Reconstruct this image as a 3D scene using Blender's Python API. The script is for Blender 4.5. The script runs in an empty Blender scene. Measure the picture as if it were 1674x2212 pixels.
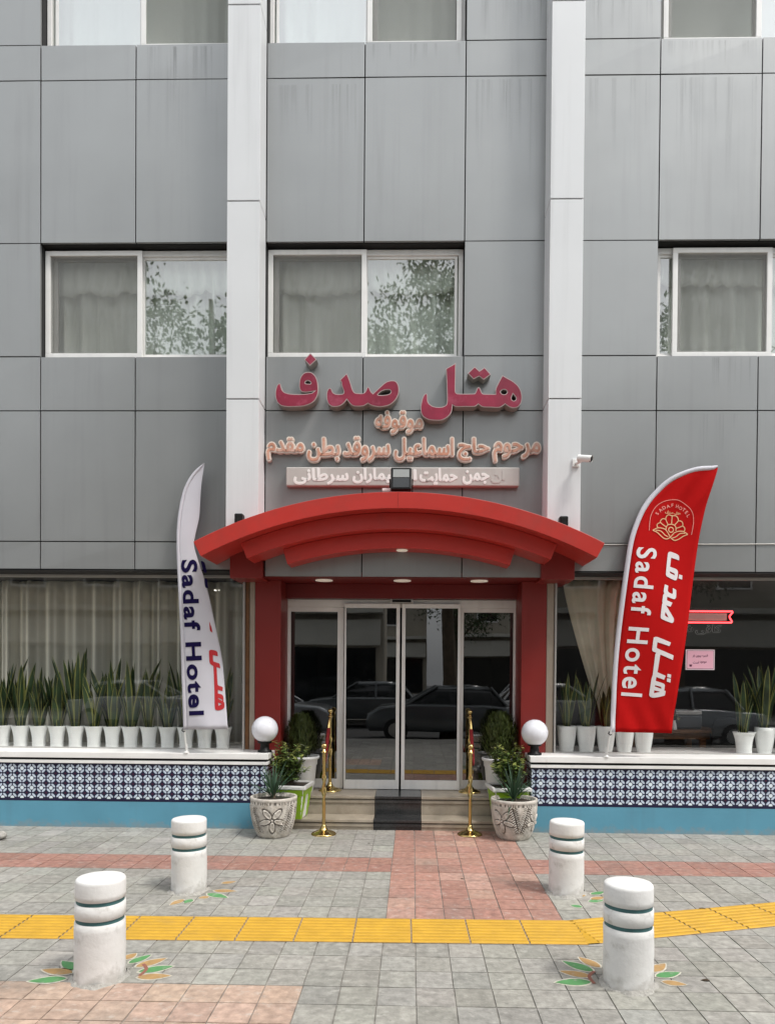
import bpy, bmesh, math, random
from mathutils import Vector, Matrix
C = bpy.context.scene.collection
SC = bpy.context.scene
R = math.radians
rnd = random.Random(7)

# ---------------------------------------------------------------- camera
cd = bpy.data.cameras.new('camera'); cam = bpy.data.objects.new('camera', cd); C.objects.link(cam)
cd.sensor_fit = 'HORIZONTAL'; cd.sensor_width = 36; cd.lens = 36*1540/1674
cd.shift_x = -0.0128; cd.shift_y = 0.2175; cd.clip_end = 300; cd.clip_start = .05
yaw, pitch, roll = -0.021459, -0.01303, 0.0074308
fw = Vector((math.sin(yaw)*math.cos(pitch), math.cos(yaw)*math.cos(pitch), math.sin(pitch)))
rt = Vector((math.cos(yaw), -math.sin(yaw), 0)); up = rt.cross(fw)
r2 = rt*math.cos(roll)+up*math.sin(roll); u2 = up*math.cos(roll)-rt*math.sin(roll)
m = Matrix((r2, u2, -fw)).transposed().to_4x4(); m.translation = (0, -7.5, 1.68)
cam.matrix_world = m; SC.camera = cam

# ---------------------------------------------------------------- sky, sun, exposure
SUN_EL, SUN_AZ = R(58), R(124)          # azimuth clockwise from +Y: right and a little behind the camera
w = bpy.data.worlds.new('World'); SC.world = w; w.use_nodes = True
nt = w.node_tree; bg = nt.nodes['Background']
sk = nt.nodes.new('ShaderNodeTexSky'); sk.sky_type = 'NISHITA'; sk.sun_disc = False
sk.sun_elevation = SUN_EL; sk.sun_rotation = SUN_AZ; sk.dust_density = 4; sk.air_density = 1.0; sk.ozone_density = 1.0
hs = nt.nodes.new('ShaderNodeHueSaturation'); hs.inputs['Saturation'].default_value = .22
nt.links.new(sk.outputs[0], hs.inputs['Color']); ov = nt.nodes.new('ShaderNodeMix'); ov.data_type = 'RGBA'; ov.inputs[0].default_value = .66     # thin overcast: the clear sky veiled by even cloud
tcw = nt.nodes.new('ShaderNodeTexCoord'); sz = nt.nodes.new('ShaderNodeSeparateXYZ'); nt.links.new(tcw.outputs['Generated'], sz.inputs[0])
mrw = nt.nodes.new('ShaderNodeMapRange'); nt.links.new(sz.outputs[2], mrw.inputs[0])              # cloud cover: zenith brighter than horizon
mrw.inputs[3].default_value = .5; mrw.inputs[4].default_value = 1.45
cw = nt.nodes.new('ShaderNodeVectorMath'); cw.operation = 'SCALE'; cw.inputs[0].default_value = (6.1, 6.3, 6.5); nt.links.new(mrw.outputs[0], cw.inputs['Scale'])
nt.links.new(cw.outputs[0], ov.inputs[7]); nt.links.new(hs.outputs[0], ov.inputs[6]); nt.links.new(ov.outputs[2], bg.inputs['Color'])
bg.inputs['Strength'].default_value = .146
sl = bpy.data.lights.new('sun', 'SUN'); sl.energy = 1.5; sl.angle = R(11); sl.color = (1, .96, .9)
so = bpy.data.objects.new('sun', sl); C.objects.link(so)
sd = Vector((math.sin(SUN_AZ)*math.cos(SUN_EL), math.cos(SUN_AZ)*math.cos(SUN_EL), math.sin(SUN_EL)))
so.rotation_euler = sd.to_track_quat('Z', 'Y').to_euler(); so.location = sd*40
SC.view_settings.view_transform = 'Standard'; SC.view_settings.look = 'None'
SC.view_settings.gamma = 1; SC.view_settings.use_curve_mapping = False
SC.view_settings.exposure = 0.80

# ---------------------------------------------------------------- materials
def nodes(name):
    mt = bpy.data.materials.new(name); mt.use_nodes = True
    t = mt.node_tree; return mt, t, t.nodes['Principled BSDF']
def N(t, kind, **kw):
    n = t.nodes.new(kind)
    for k, v in kw.items():
        if k.startswith('i_'):
            key = k[2:]; key = int(key) if key.isdigit() else key.replace('_', ' ')
            n.inputs[key].default_value = v
        else: setattr(n, k, v)
    return n
def mathn(t, op, a, b=None, c=None):
    n = t.nodes.new('ShaderNodeMath'); n.operation = op
    for i, v in enumerate((a, b, c)):
        if v is None: continue
        if hasattr(v, 'links'): t.links.new(v, n.inputs[i])
        else: n.inputs[i].default_value = v
    return n.outputs[0]
def mixc(t, fac, a, b, mode='MIX'):
    n = t.nodes.new('ShaderNodeMix'); n.data_type = 'RGBA'; n.blend_type = mode
    for s, v in ((n.inputs[0], fac), (n.inputs[6], a), (n.inputs[7], b)):
        if hasattr(v, 'links'): t.links.new(v, s)
        elif isinstance(v, (int, float)): s.default_value = v
        else: s.default_value = (*v, 1) if len(v) == 3 else v
    return n.outputs[2]
def rampf(t, v, lo, hi, a=0, b=1):
    n = t.nodes.new('ShaderNodeMapRange'); n.inputs[1].default_value = lo; n.inputs[2].default_value = hi
    n.inputs[3].default_value = a; n.inputs[4].default_value = b; t.links.new(v, n.inputs[0]); return n.outputs[0]
def coords(t, scale=(1, 1, 1), src='Object'):
    tc = t.nodes.new('ShaderNodeTexCoord'); mp = t.nodes.new('ShaderNodeMapping')
    mp.inputs['Scale'].default_value = scale; t.links.new(tc.outputs[src], mp.inputs[0]); return mp.outputs[0]
def noise(t, scale, detail=4, vec=None, rough=.55):
    n = t.nodes.new('ShaderNodeTexNoise'); n.inputs['Scale'].default_value = scale
    n.inputs['Detail'].default_value = detail; n.inputs['Roughness'].default_value = rough
    t.links.new(vec if vec is not None else coords(t), n.inputs['Vector']); return n.outputs[0]
def M(name, col=(.5, .5, .5), rough=.5, metal=0, spec=.5, var=0, vs=2.0, bump=0, bs=60, streak=0, attr=None,
      dirt=None, ds=4, dlo=.55, dhi=.75, emit=None, es=1, coat=0, rvar=0, trans=0, chip=None, splash=None):
    mt, t, b = nodes(name)
    b.inputs['Roughness'].default_value = rough; b.inputs['Metallic'].default_value = metal
    b.inputs['Specular IOR Level'].default_value = spec; b.inputs['Coat Weight'].default_value = coat
    b.inputs['Coat Roughness'].default_value = .12
    c = None
    if attr:
        a = t.nodes.new('ShaderNodeAttribute'); a.attribute_name = attr; c = a.outputs['Color']
    base = c if c is not None else col
    if var:
        f = rampf(t, noise(t, vs, 6), .3, .7, 1-var, 1+var)
        cb = t.nodes.new('ShaderNodeCombineColor')
        for i in range(3): t.links.new(f, cb.inputs[i])
        base = mixc(t, 1.0, base, cb.outputs[0], 'MULTIPLY')
    if streak:
        f = rampf(t, noise(t, 1.0, 5, coords(t, (9, 9, .35))), .52, .78, 0, streak)
        g = rampf(t, noise(t, .8, 2), .4, .6, .2, 1)
        base = mixc(t, mathn(t, 'MULTIPLY', f, g), base, (.09, .085, .08))
    if dirt:
        base = mixc(t, rampf(t, noise(t, ds, 8, None, .65), dlo, dhi, 0, .75), base, dirt)
    if splash:
        sp = t.nodes.new('ShaderNodeSeparateXYZ'); t.links.new(coords(t), sp.inputs[0])
        hz = mathn(t, 'MULTIPLY_ADD', noise(t, 14, 6), -.22, mathn(t, 'ADD', sp.outputs[2], .11))
        base = mixc(t, rampf(t, hz, .07, .0, 0, .6), base, splash)
    if chip:
        base = mixc(t, rampf(t, noise(t, 11, 9, coords(t, (1, 1.6, 1)), .7), .55, .68, 0, .5), base, chip)
        base = mixc(t, rampf(t, noise(t, 34, 4, None, .6), .62, .72, 0, .5), base, (.14, .135, .125))
    if hasattr(base, 'links'): t.links.new(base, b.inputs['Base Color'])
    else: b.inputs['Base Color'].default_value = (*base, 1)
    if rvar: t.links.new(rampf(t, noise(t, vs*3, 4), .3, .7, rough-rvar, rough+rvar), b.inputs['Roughness'])
    if bump:
        bp = t.nodes.new('ShaderNodeBump'); bp.inputs['Strength'].default_value = bump; bp.inputs['Distance'].default_value = .01
        t.links.new(noise(t, bs, 6), bp.inputs['Height']); t.links.new(bp.outputs[0], b.inputs['Normal'])
    if emit:
        b.inputs['Emission Color'].default_value = (*emit, 1); b.inputs['Emission Strength'].default_value = es
    if trans:
        tr = t.nodes.new('ShaderNodeBsdfTranslucent'); mx = t.nodes.new('ShaderNodeMixShader'); mx.inputs[0].default_value = trans
        if hasattr(base, 'links'): t.links.new(base, tr.inputs[0])
        else: tr.inputs[0].default_value = (*base, 1)
        o = t.nodes['Material Output']; t.links.new(b.outputs[0], mx.inputs[1]); t.links.new(tr.outputs[0], mx.inputs[2]); t.links.new(mx.outputs[0], o.inputs[0])
    return mt
def glass(name, base=.04, k=.9, tint=(1, 1, 1), wob=0, rough=.012):
    mt = bpy.data.materials.new(name); mt.use_nodes = True; t = mt.node_tree
    t.nodes.remove(t.nodes['Principled BSDF'])
    fr = N(t, 'ShaderNodeFresnel'); ge = N(t, 'ShaderNodeNewGeometry')
    t.links.new(mathn(t, 'MULTIPLY_ADD', ge.outputs['Backfacing'], -.8333, 1.5), fr.inputs[0])
    f = mathn(t, 'MULTIPLY', mathn(t, 'MULTIPLY_ADD', fr.outputs[0], k, base), mathn(t, 'SUBTRACT', 1, ge.outputs['Backfacing']))   # one coated face per pane
    tr = N(t, 'ShaderNodeBsdfTransparent'); tr.inputs[0].default_value = (*tint, 1)
    gl = N(t, 'ShaderNodeBsdfGlossy'); gl.inputs['Roughness'].default_value = rough
    if wob:
        bp = t.nodes.new('ShaderNodeBump'); bp.inputs['Strength'].default_value = wob; bp.inputs['Distance'].default_value = .05
        t.links.new(noise(t, 1.3, 1), bp.inputs['Height']); t.links.new(bp.outputs[0], gl.inputs['Normal'])
    mx = N(t, 'ShaderNodeMixShader'); t.links.new(f, mx.inputs[0]); t.links.new(tr.outputs[0], mx.inputs[1]); t.links.new(gl.outputs[0], mx.inputs[2])
    t.links.new(mx.outputs[0], t.nodes['Material Output'].inputs[0]); return mt
def veil(name, col, opac):
    mt = bpy.data.materials.new(name); mt.use_nodes = True; t = mt.node_tree
    b = t.nodes['Principled BSDF']; b.inputs['Base Color'].default_value = (*col, 1); b.inputs['Roughness'].default_value = .8
    tr = N(t, 'ShaderNodeBsdfTransparent'); mx = N(t, 'ShaderNodeMixShader'); mx.inputs[0].default_value = opac
    t.links.new(tr.outputs[0], mx.inputs[1]); t.links.new(b.outputs[0], mx.inputs[2]); t.links.new(mx.outputs[0], t.nodes['Material Output'].inputs[0]); return mt

m_clad = M('grey_composite_panel', (.300, .307, .306), .34, .5, .5, var=.08, vs=.5, streak=.2, rvar=.05)
m_joint = M('dark_joint', (.02, .02, .02), .9)  # near-black backing that shows through the panel gaps
m_white_clad = M('white_composite_panel', (.66, .67, .68), .42, 0, .5, var=.03, vs=1.2, streak=.16)
m_alu = M('white_aluminium', (.78, .77, .75), .4, 0, .5, var=.04, vs=6, streak=.2)
m_alu2 = M('grey_aluminium', (.42, .41, .39), .4, .3, .5, var=.05, vs=6)
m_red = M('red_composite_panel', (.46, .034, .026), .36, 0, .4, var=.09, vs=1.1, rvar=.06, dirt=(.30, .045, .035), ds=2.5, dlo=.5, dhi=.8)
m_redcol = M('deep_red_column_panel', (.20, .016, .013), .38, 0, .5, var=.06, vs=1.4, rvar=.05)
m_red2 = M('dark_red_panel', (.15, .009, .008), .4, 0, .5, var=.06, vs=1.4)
m_blue = M('blue_paint', (.098, .285, .39), .5, 0, .45, var=.09, vs=1.6, streak=.2, bump=.08, bs=25, splash=(.24, .25, .24))
m_sill = M('white_stone_sill', (.80, .79, .77), .4, var=.06, vs=3, dirt=(.36, .34, .31), ds=6, dlo=.6, dhi=.85)
m_black = M('black_paint', (.008, .008, .008), .45, 0, .2)
m_granite = M('polished_dark_granite', (.028, .029, .03), .16, 0, .5, var=.5, vs=60, dirt=(.09, .085, .08), ds=5, dlo=.5, dhi=.9)
m_traver = M('travertine_step', (.33, .285, .225), .35, 0, .5, var=.18, vs=5, dirt=(.2, .16, .115), ds=9, dlo=.5, dhi=.8)
m_wood = M('brown_wood', (.16, .07, .025), .45, var=.25, vs=12)
m_beige = M('beige_stone_strip', (.30, .25, .20), .5, var=.1, vs=4)
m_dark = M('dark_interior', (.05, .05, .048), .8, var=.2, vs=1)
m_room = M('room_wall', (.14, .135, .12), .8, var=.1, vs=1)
m_glass_up = glass('window_glass', .27, 1.2, (.97, .99, .98), .035, .012)
m_glass_up2 = glass('window_glass_upper', .42, 1.2, (.95, .98, .99), .02, .012)
m_glass_shop = glass('shop_glass', .05, 1.1, (.992, .995, .99), .02)
m_glass_door = glass('door_glass', .16, 1.1, (.30, .31, .3), .015)
m_screen = veil('fly_screen', (.24, .245, .23), .26)
def sheer(name, col, lo, hi):
    mt, t, b = nodes(name); b.inputs['Base Color'].default_value = (*col, 1); b.inputs['Roughness'].default_value = .9; b.inputs['Specular IOR Level'].default_value = .1
    lw = N(t, 'ShaderNodeLayerWeight'); lw.inputs[0].default_value = .5
    tr = N(t, 'ShaderNodeBsdfTransparent'); mx = N(t, 'ShaderNodeMixShader'); t.links.new(rampf(t, lw.outputs['Facing'], .05, .65, lo, hi), mx.inputs[0])   # thin weave closes up where a fold turns away
    t.links.new(tr.outputs[0], mx.inputs[1]); t.links.new(b.outputs[0], mx.inputs[2]); t.links.new(mx.outputs[0], t.nodes['Material Output'].inputs[0]); return mt
m_sheer = sheer('beige_sheer', (.82, .80, .70), .36, .98)
m_curtain = sheer('pale_sheer', (.84, .87, .80), .86, 1.0)
m_drape = M('beige_drape', (.72, .69, .55), .9, 0, .1, var=.10, vs=4, trans=.2)
m_magenta = M('faded_magenta_acrylic', (.25, .016, .045), .35, 0, .5, var=.25, vs=4, dirt=(.40, .09, .15), ds=6, dlo=.54, dhi=.74)
m_rim = M('pink_white_rim', (.48, .38, .37), .5)
m_can = M('letter_side_metal', (.27, .25, .23), .5, .2, var=.15, vs=6)
m_peach = M('faded_peach_acrylic', (.52, .25, .165), .4, var=.2, vs=7, dirt=(.68, .50, .42), ds=9, dlo=.42, dhi=.66)
m_cream = M('cream_acrylic', (.74, .66, .58), .4, var=.06, vs=5)
m_bar = M('weathered_light_box', (.46, .44, .41), .45, var=.08, vs=3, streak=.15)
m_barlet = M('white_letters', (.80, .79, .76), .5)
m_faint = M('worn_off_letters', (.50, .485, .455), .5)
m_flagred = M('red_flag_cloth', (.52, .010, .010), .8, 0, .06, var=.06, vs=3, trans=.2)
m_flagwht = M('white_flag_cloth', (.66, .65, .70), .8, 0, .2, var=.03, vs=3, trans=.2)
m_navy = M('navy_print', (.009, .006, .045), .9, 0, .1)
m_redprint = M('red_print', (.42, .01, .014), .7)
m_whtprint = M('white_print', (.70, .66, .67), .7)
m_gold = M('gold_print', (.72, .42, .22), .7)
m_pinkl = M('pink_print', (.75, .28, .24), .7)
m_opal = M('opal_globe', (.72, .73, .78), .16, 0, .5, coat=.3)
m_brass = M('polished_brass', (.56, .42, .17), .22, 1, .5, var=.12, vs=14)
m_velvet = M('red_velvet', (.22, .012, .014), .9, var=.15, vs=30)
m_pot = M('white_plastic_pot', (.82, .83, .82), .45, var=.03, vs=6)
m_green = M('lime_plastic', (.27, .47, .02), .4, var=.05, vs=6)
m_soil = M('soil', (.035, .026, .018), .95, var=.5, vs=50, bump=.8, bs=80)
m_stone = M('carved_cast_stone', (.5, .5, .5), .8, 0, .3, attr='tint', bump=.4, bs=90, var=.24, vs=16, dirt=(.25, .205, .15), ds=12, dlo=.52, dhi=.72)
m_leaf = M('leaf', (.1, .2, .05), .45, 0, .5, attr='tint', trans=.15)
m_bark = M('bark', (.10, .075, .05), .9, var=.3, vs=8, bump=.8, bs=25)
m_bollard = M('painted_concrete', (.66, .65, .635), .7, 0, .3, var=.06, vs=5, dirt=(.36, .34, .31), ds=8, dlo=.56, dhi=.72, bump=.3, bs=35, splash=(.33, .31, .275))
m_groove = M('teal_groove_paint', (.035, .11, .115), .6, var=.2, vs=20)
m_mortar = M('rough_mortar', (.36, .345, .315), .9, var=.25, vs=30, bump=1, bs=60)
m_tile = M('paving_tile', (.4, .4, .4), .6, 0, .4, attr='tint', var=.26, vs=20, dirt=(.15, .145, .13), ds=1.5, dlo=.50, dhi=.84, bump=.35, bs=60, chip=(.52, .50, .455))
m_jnt = M('paving_joint', (.25, .235, .21), .95, var=.3, vs=20)
m_yellow = M('yellow_tactile', (.50, .285, .022), .6, 0, .4, var=.12, vs=7, dirt=(.36, .23, .06), ds=4, dlo=.58, dhi=.85, bump=.2, bs=80)
m_ygroove = M('yellow_groove_grime', (.36, .20, .03), .8, var=.2, vs=20)
m_yjoint = M('tactile_joint', (.27, .20, .14), .9, var=.3, vs=40)
m_pgreen = M('green_ground_paint', (.085, .25, .09), .7, var=.15, vs=15, dirt=(.30, .31, .27), ds=18, dlo=.55, dhi=.7)
m_pbrown = M('ochre_ground_paint', (.38, .235, .095), .7, var=.15, vs=15, dirt=(.36, .33, .28), ds=18, dlo=.55, dhi=.7)
m_pcream = M('cream_ground_paint', (.55, .52, .44), .7, var=.15, vs=15, dirt=(.36, .34, .31), ds=14, dlo=.5, dhi=.6)
m_pwine = M('wine_ground_paint', (.25, .10, .07), .7)
m_lens = M('lamp_lens', (.25, .26, .25), .08, 0, .6)
m_camw = M('white_camera_shell', (.72, .72, .70), .35)
m_neon = M('red_neon_tube', (.9, .2, .15), .3, emit=(1, .035, .045), es=3.5)
m_lit = M('lit_lamp_disc', (.8, .75, .65), .4, emit=(1, .88, .72), es=.12)
m_pink = M('pink_paper', (.78, .42, .52), .7)
m_pinkw = M('pale_pink_paper', (.80, .66, .70), .7)
m_plum = M('plum_ink', (.12, .02, .06), .7)
m_outl = M('grey_outline_film', (.35, .36, .34), .6)
m_asphalt = M('asphalt', (.05, .05, .05), .85, var=.2, vs=8, bump=.4, bs=90)
m_tire = M('tyre_rubber', (.015, .015, .015), .8)
m_hub = M('alloy', (.5, .5, .5), .3, .9)
m_carglass = M('car_glass', (.012, .014, .015), .06, 0, .6)
m_beigewall = M('beige_render', (.34, .31, .255), .8, var=.1, vs=.8, streak=.2)
m_band = M('pale_fascia', (.5, .49, .44), .6, var=.06, vs=1)
m_signpost = M('machine_grey', (.06, .065, .07), .35)

def streak_mat(name, col, opac):
    mt = bpy.data.materials.new(name); mt.use_nodes = True; t = mt.node_tree
    b = t.nodes['Principled BSDF']; b.inputs['Base Color'].default_value = (*col, 1); b.inputs['Roughness'].default_value = .6
    tr = N(t, 'ShaderNodeBsdfTransparent'); mx = N(t, 'ShaderNodeMixShader')
    a = rampf(t, noise(t, 1.0, 4, coords(t, (38, 38, .9))), .44, .66, 0, opac)
    e = t.nodes.new('ShaderNodeAttribute'); e.attribute_name = 'tint'
    t.links.new(mathn(t, 'MULTIPLY', a, e.outputs['Fac']), mx.inputs[0])
    t.links.new(tr.outputs[0], mx.inputs[1]); t.links.new(b.outputs[0], mx.inputs[2]); t.links.new(mx.outputs[0], t.nodes['Material Output'].inputs[0]); return mt
m_streak = streak_mat('rain_streak_grime', (.07, .068, .065), .14)
def tile_material():
    mt, t, b = nodes('patterned_navy_tile'); b.inputs['Roughness'].default_value = .22
    tc = t.nodes.new('ShaderNodeTexCoord'); sp = t.nodes.new('ShaderNodeSeparateXYZ'); t.links.new(tc.outputs['Object'], sp.inputs[0])
    P = .1035; x = mathn(t, 'DIVIDE', sp.outputs[0], P); z = mathn(t, 'DIVIDE', mathn(t, 'SUBTRACT', sp.outputs[2], .6185), P)
    def cell(v, off): return mathn(t, 'SUBTRACT', mathn(t, 'FRACT', mathn(t, 'ADD', v, off)), .5)
    def disc(u, v, r, soft=.02):
        d = mathn(t, 'SQRT', mathn(t, 'ADD', mathn(t, 'MULTIPLY', u, u), mathn(t, 'MULTIPLY', v, v)))
        return rampf(t, d, r+soft, r-soft)
    u, v = cell(x, .5), cell(z, .5)
    dot = disc(u, v, .19)
    # four petals ring each disc, lying across the diagonal from disc to dark square
    au, av = mathn(t, 'ABSOLUTE', cell(x, 0)), mathn(t, 'ABSOLUTE', cell(z, 0))
    pu, pv = mathn(t, 'SUBTRACT', au, .255), mathn(t, 'SUBTRACT', av, .255)
    a = mathn(t, 'MULTIPLY', mathn(t, 'ADD', pu, pv), .7071/.108); c = mathn(t, 'MULTIPLY', mathn(t, 'SUBTRACT', pu, pv), .7071/.25)
    pet = disc(a, c, 1.0, .08)
    # octagonal bite so petals and discs keep a dark line between them
    pet = mathn(t, 'MULTIPLY', pet, mathn(t, 'SUBTRACT', 1, disc(u, v, .225)))
    cross = mathn(t, 'MINIMUM', rampf(t, mathn(t, 'ABSOLUTE', u), .045, .06), rampf(t, mathn(t, 'ABSOLUTE', v), .045, .06))
    pet = mathn(t, 'MULTIPLY', pet, cross)
    sq = disc(cell(x, 0), cell(z, 0), .13, .03); core = disc(cell(x, 0), cell(z, 0), .09, .02)
    col = mixc(t, sq, (.006, .009, .040), (.018, .014, .045)); col = mixc(t, core, col, (.05, .006, .02))
    col = mixc(t, pet, col, (.52, .60, .72)); col = mixc(t, dot, col, (.72, .80, .86))
    inside = mathn(t, 'MULTIPLY', mathn(t, 'GREATER_THAN', sp.outputs[2], .302), mathn(t, 'LESS_THAN', sp.outputs[2], .664))
    col = mixc(t, inside, (.006, .008, .04), col)
    gr = rampf(t, noise(t, 9, 4), .35, .7, .82, 1.05)
    cb = t.nodes.new('ShaderNodeCombineColor')
    for i in range(3): t.links.new(gr, cb.inputs[i])
    col = mixc(t, 1.0, col, cb.outputs[0], 'MULTIPLY')
    t.links.new(col, b.inputs['Base Color']); return mt
m_ptile = tile_material()

# ---------------------------------------------------------------- object helpers
ORG = {}
def tag(o, label=None, cat=None, group=None, kind=None):
    if label: o['label'] = label
    if cat: o['category'] = cat
    if group: o['group'] = group
    if kind: o['kind'] = kind
    return o
def thing(name, label, cat, loc=(0, 0, 0), group=None):
    o = bpy.data.objects.new(name, None); C.objects.link(o); o.location = loc; o.empty_display_size = .1
    ORG[o.name] = Vector(loc); return tag(o, label, cat, group)
def dup(o, parent=None):
    c = o.copy(); C.objects.link(c); c.parent = parent
    for ch in [x for x in bpy.data.objects if x.parent == o]: dup(ch, c)
    return c
class MB:
    def __init__(s): s.v = []; s.f = []; s.mi = []; s.c = []; s.sm = []
    def add(s, vs, fs, mi=0, col=None, smooth=False):
        o = len(s.v); s.v += [tuple(v) for v in vs]; s.f += [tuple(i+o for i in f) for f in fs]
        s.mi += [mi]*len(fs); s.sm += [smooth]*len(fs)
        if col is None: col = (1, 1, 1)
        s.c += (list(col) if isinstance(col, list) else [col]*len(vs)); return s
    def box(s, x0, x1, y0, y1, z0, z1, mi=0, col=None):
        vs = [(x, y, z) for z in (z0, z1) for y in (y0, y1) for x in (x0, x1)]
        return s.add(vs, [(0, 2, 3, 1), (4, 5, 7, 6), (0, 1, 5, 4), (2, 6, 7, 3), (0, 4, 6, 2), (1, 3, 7, 5)], mi, col)
    def frame(s, x0, x1, y0, y1, z0, z1, b, mi=0, bt=None):
        bt = bt or b
        s.box(x0, x1, y0, y1, z0, z0+b, mi); s.box(x0, x1, y0, y1, z1-bt, z1, mi)
        s.box(x0, x0+b, y0, y1, z0+b, z1-bt, mi); s.box(x1-b, x1, y0, y1, z0+b, z1-bt, mi); return s
    def tube(s, pts, r, n=8, mi=0, col=None, caps=True, smooth=True):
        pts = [Vector(p) for p in pts]; rs = r if isinstance(r, (list, tuple)) else [r]*len(pts)
        vs = []; a = None
        for i, p in enumerate(pts):
            d = (pts[min(i+1, len(pts)-1)]-pts[max(i-1, 0)]).normalized()
            if a is None: a = d.orthogonal().normalized()
            a = (a-d*a.dot(d)).normalized(); b = d.cross(a)
            vs += [p+(a*math.cos(2*math.pi*k/n)+b*math.sin(2*math.pi*k/n))*rs[i] for k in range(n)]
        fs = [(i*n+k, i*n+(k+1) % n, (i+1)*n+(k+1) % n, (i+1)*n+k) for i in range(len(pts)-1) for k in range(n)]
        s.add(vs, fs, mi, col, smooth)
        if caps: s.add([vs[k] for k in range(n)], [tuple(reversed(range(n)))], mi, col); s.add([vs[-n+k] for k in range(n)], [tuple(range(n))], mi, col)
        return s
    def lathe(s, prof, n=32, c=(0, 0, 0), mi=0, col=None, fr=None, smooth=True):
        vs = []
        for (r, z) in prof:
            for k in range(n):
                th = 2*math.pi*k/n; rr = r+(fr(th, z) if fr else 0)
                vs.append((c[0]+rr*math.cos(th), c[1]+rr*math.sin(th), c[2]+z))
        fs = [(i*n+k, i*n+(k+1) % n, (i+1)*n+(k+1) % n, (i+1)*n+k) for i in range(len(prof)-1) for k in range(n)]
        s.add(vs, fs, mi, col, smooth)
        if prof[0][0] > 1e-4: s.add(vs[:n], [tuple(reversed(range(n)))], mi, None)
        if prof[-1][0] > 1e-4: s.add(vs[-n:], [tuple(range(n))], mi, None)
        return s
    def prism(s, poly, y0, y1, mi=0):
        n = len(poly); vs = [(x, y0, z) for x, z in poly]+[(x, y1, z) for x, z in poly]
        return s.add(vs, [tuple(range(n)), tuple(reversed(range(n, 2*n)))]+[(k, k+n, (k+1) % n+n, (k+1) % n) for k in range(n)], mi)
    def build(s, name, mat, parent=None, bevel=0, color=False, solid=0, auto=None):
        me = bpy.data.meshes.new(name); p, og = parent, Vector((0, 0, 0))
        while p is not None:
            if p.name in ORG: og = ORG[p.name]; break
            p = p.parent
        me.from_pydata([(v[0]-og.x, v[1]-og.y, v[2]-og.z) for v in s.v], [], s.f)
        for q in (mat if isinstance(mat, list) else [mat]): me.materials.append(q)
        me.polygons.foreach_set('material_index', s.mi); me.polygons.foreach_set('use_smooth', s.sm)
        if color:
            at = me.color_attributes.new('tint', 'FLOAT_COLOR', 'POINT')
            at.data.foreach_set('color', [q for c in s.c for q in (*c[:3], 1)])
        bm = bmesh.new(); bm.from_mesh(me); bmesh.ops.recalc_face_normals(bm, faces=bm.faces); bm.to_mesh(me); bm.free()
        me.update()
        o = bpy.data.objects.new(name, me); C.objects.link(o)
        if parent: o.parent = parent
        if bevel:
            b = o.modifiers.new('bevel', 'BEVEL'); b.width = bevel; b.segments = 2; b.limit_method = 'ANGLE'; b.angle_limit = R(40)
        if solid:
            b = o.modifiers.new('solid', 'SOLIDIFY'); b.thickness = solid; b.offset = 0
        return o
def smooth_poly(p, closed=True, k=5):
    out = []; n = len(p)
    rng = range(n if closed else n-1)
    for i in rng:
        p0, p1, p2, p3 = (p[(i-1) % n] if closed or i > 0 else p[0]), p[i], p[(i+1) % n], (p[(i+2) % n] if closed or i+2 < n else p[-1])
        a = Vector(p1[:2]); b = Vector(p2[:2]); ta = (b-Vector(p0[:2]))/2; tb = (Vector(p3[:2])-a)/2
        if len(p1) > 2: ta = b-a
        if len(p2) > 2: tb = b-a
        L = (b-a).length
        if ta.length > L: ta *= L/ta.length
        if tb.length > L: tb *= L/tb.length
        kk = 1 if (len(p1) > 2 and len(p2) > 2) else k
        for j in range(kk):
            s = j/kk; h = (2*s**3-3*s*s+1, s**3-2*s*s+s, -2*s**3+3*s*s, s**3-s*s)
            q = a*h[0]+ta*h[1]+b*h[2]+tb*h[3]; out.append((q.x, q.y))
    if not closed: out.append(tuple(p[-1][:2]))
    return out
def curve_mesh(cu):
    o = bpy.data.objects.new('tmp', cu); C.objects.link(o)
    dg = bpy.context.evaluated_depsgraph_get(); dg.update()
    me = bpy.data.meshes.new_from_object(o.evaluated_get(dg)); bpy.data.objects.remove(o); bpy.data.curves.remove(cu)
    V = [tuple(v.co) for v in me.vertices]; F = [tuple(p.vertices) for p in me.polygons]; bpy.data.meshes.remove(me); return V, F
def shape_mesh(polys, extr=0, offset=0, sm=True):
    cu = bpy.data.curves.new('c', 'CURVE'); cu.dimensions = '2D'; cu.fill_mode = 'BOTH'; cu.extrude = extr; cu.offset = offset
    for p in polys:
        q = smooth_poly(p) if sm else [t[:2] for t in p]
        s = cu.splines.new('POLY'); s.points.add(len(q)-1); s.use_cyclic_u = True
        for i, (x, y) in enumerate(q): s.points[i].co = (x, y, 0, 1)
    return curve_mesh(cu)
def text_mesh(body, extr=0, offset=0, spacing=1.0):
    cu = bpy.data.curves.new('t', 'FONT'); cu.body = body; cu.extrude = extr; cu.offset = offset; cu.fill_mode = 'BOTH' if extr else 'FRONT'
    cu.space_character = spacing; cu.resolution_u = 5
    return curve_mesh(cu)
def bounds(V):
    return min(v[0] for v in V), max(v[0] for v in V), min(v[1] for v in V), max(v[1] for v in V)
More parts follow.
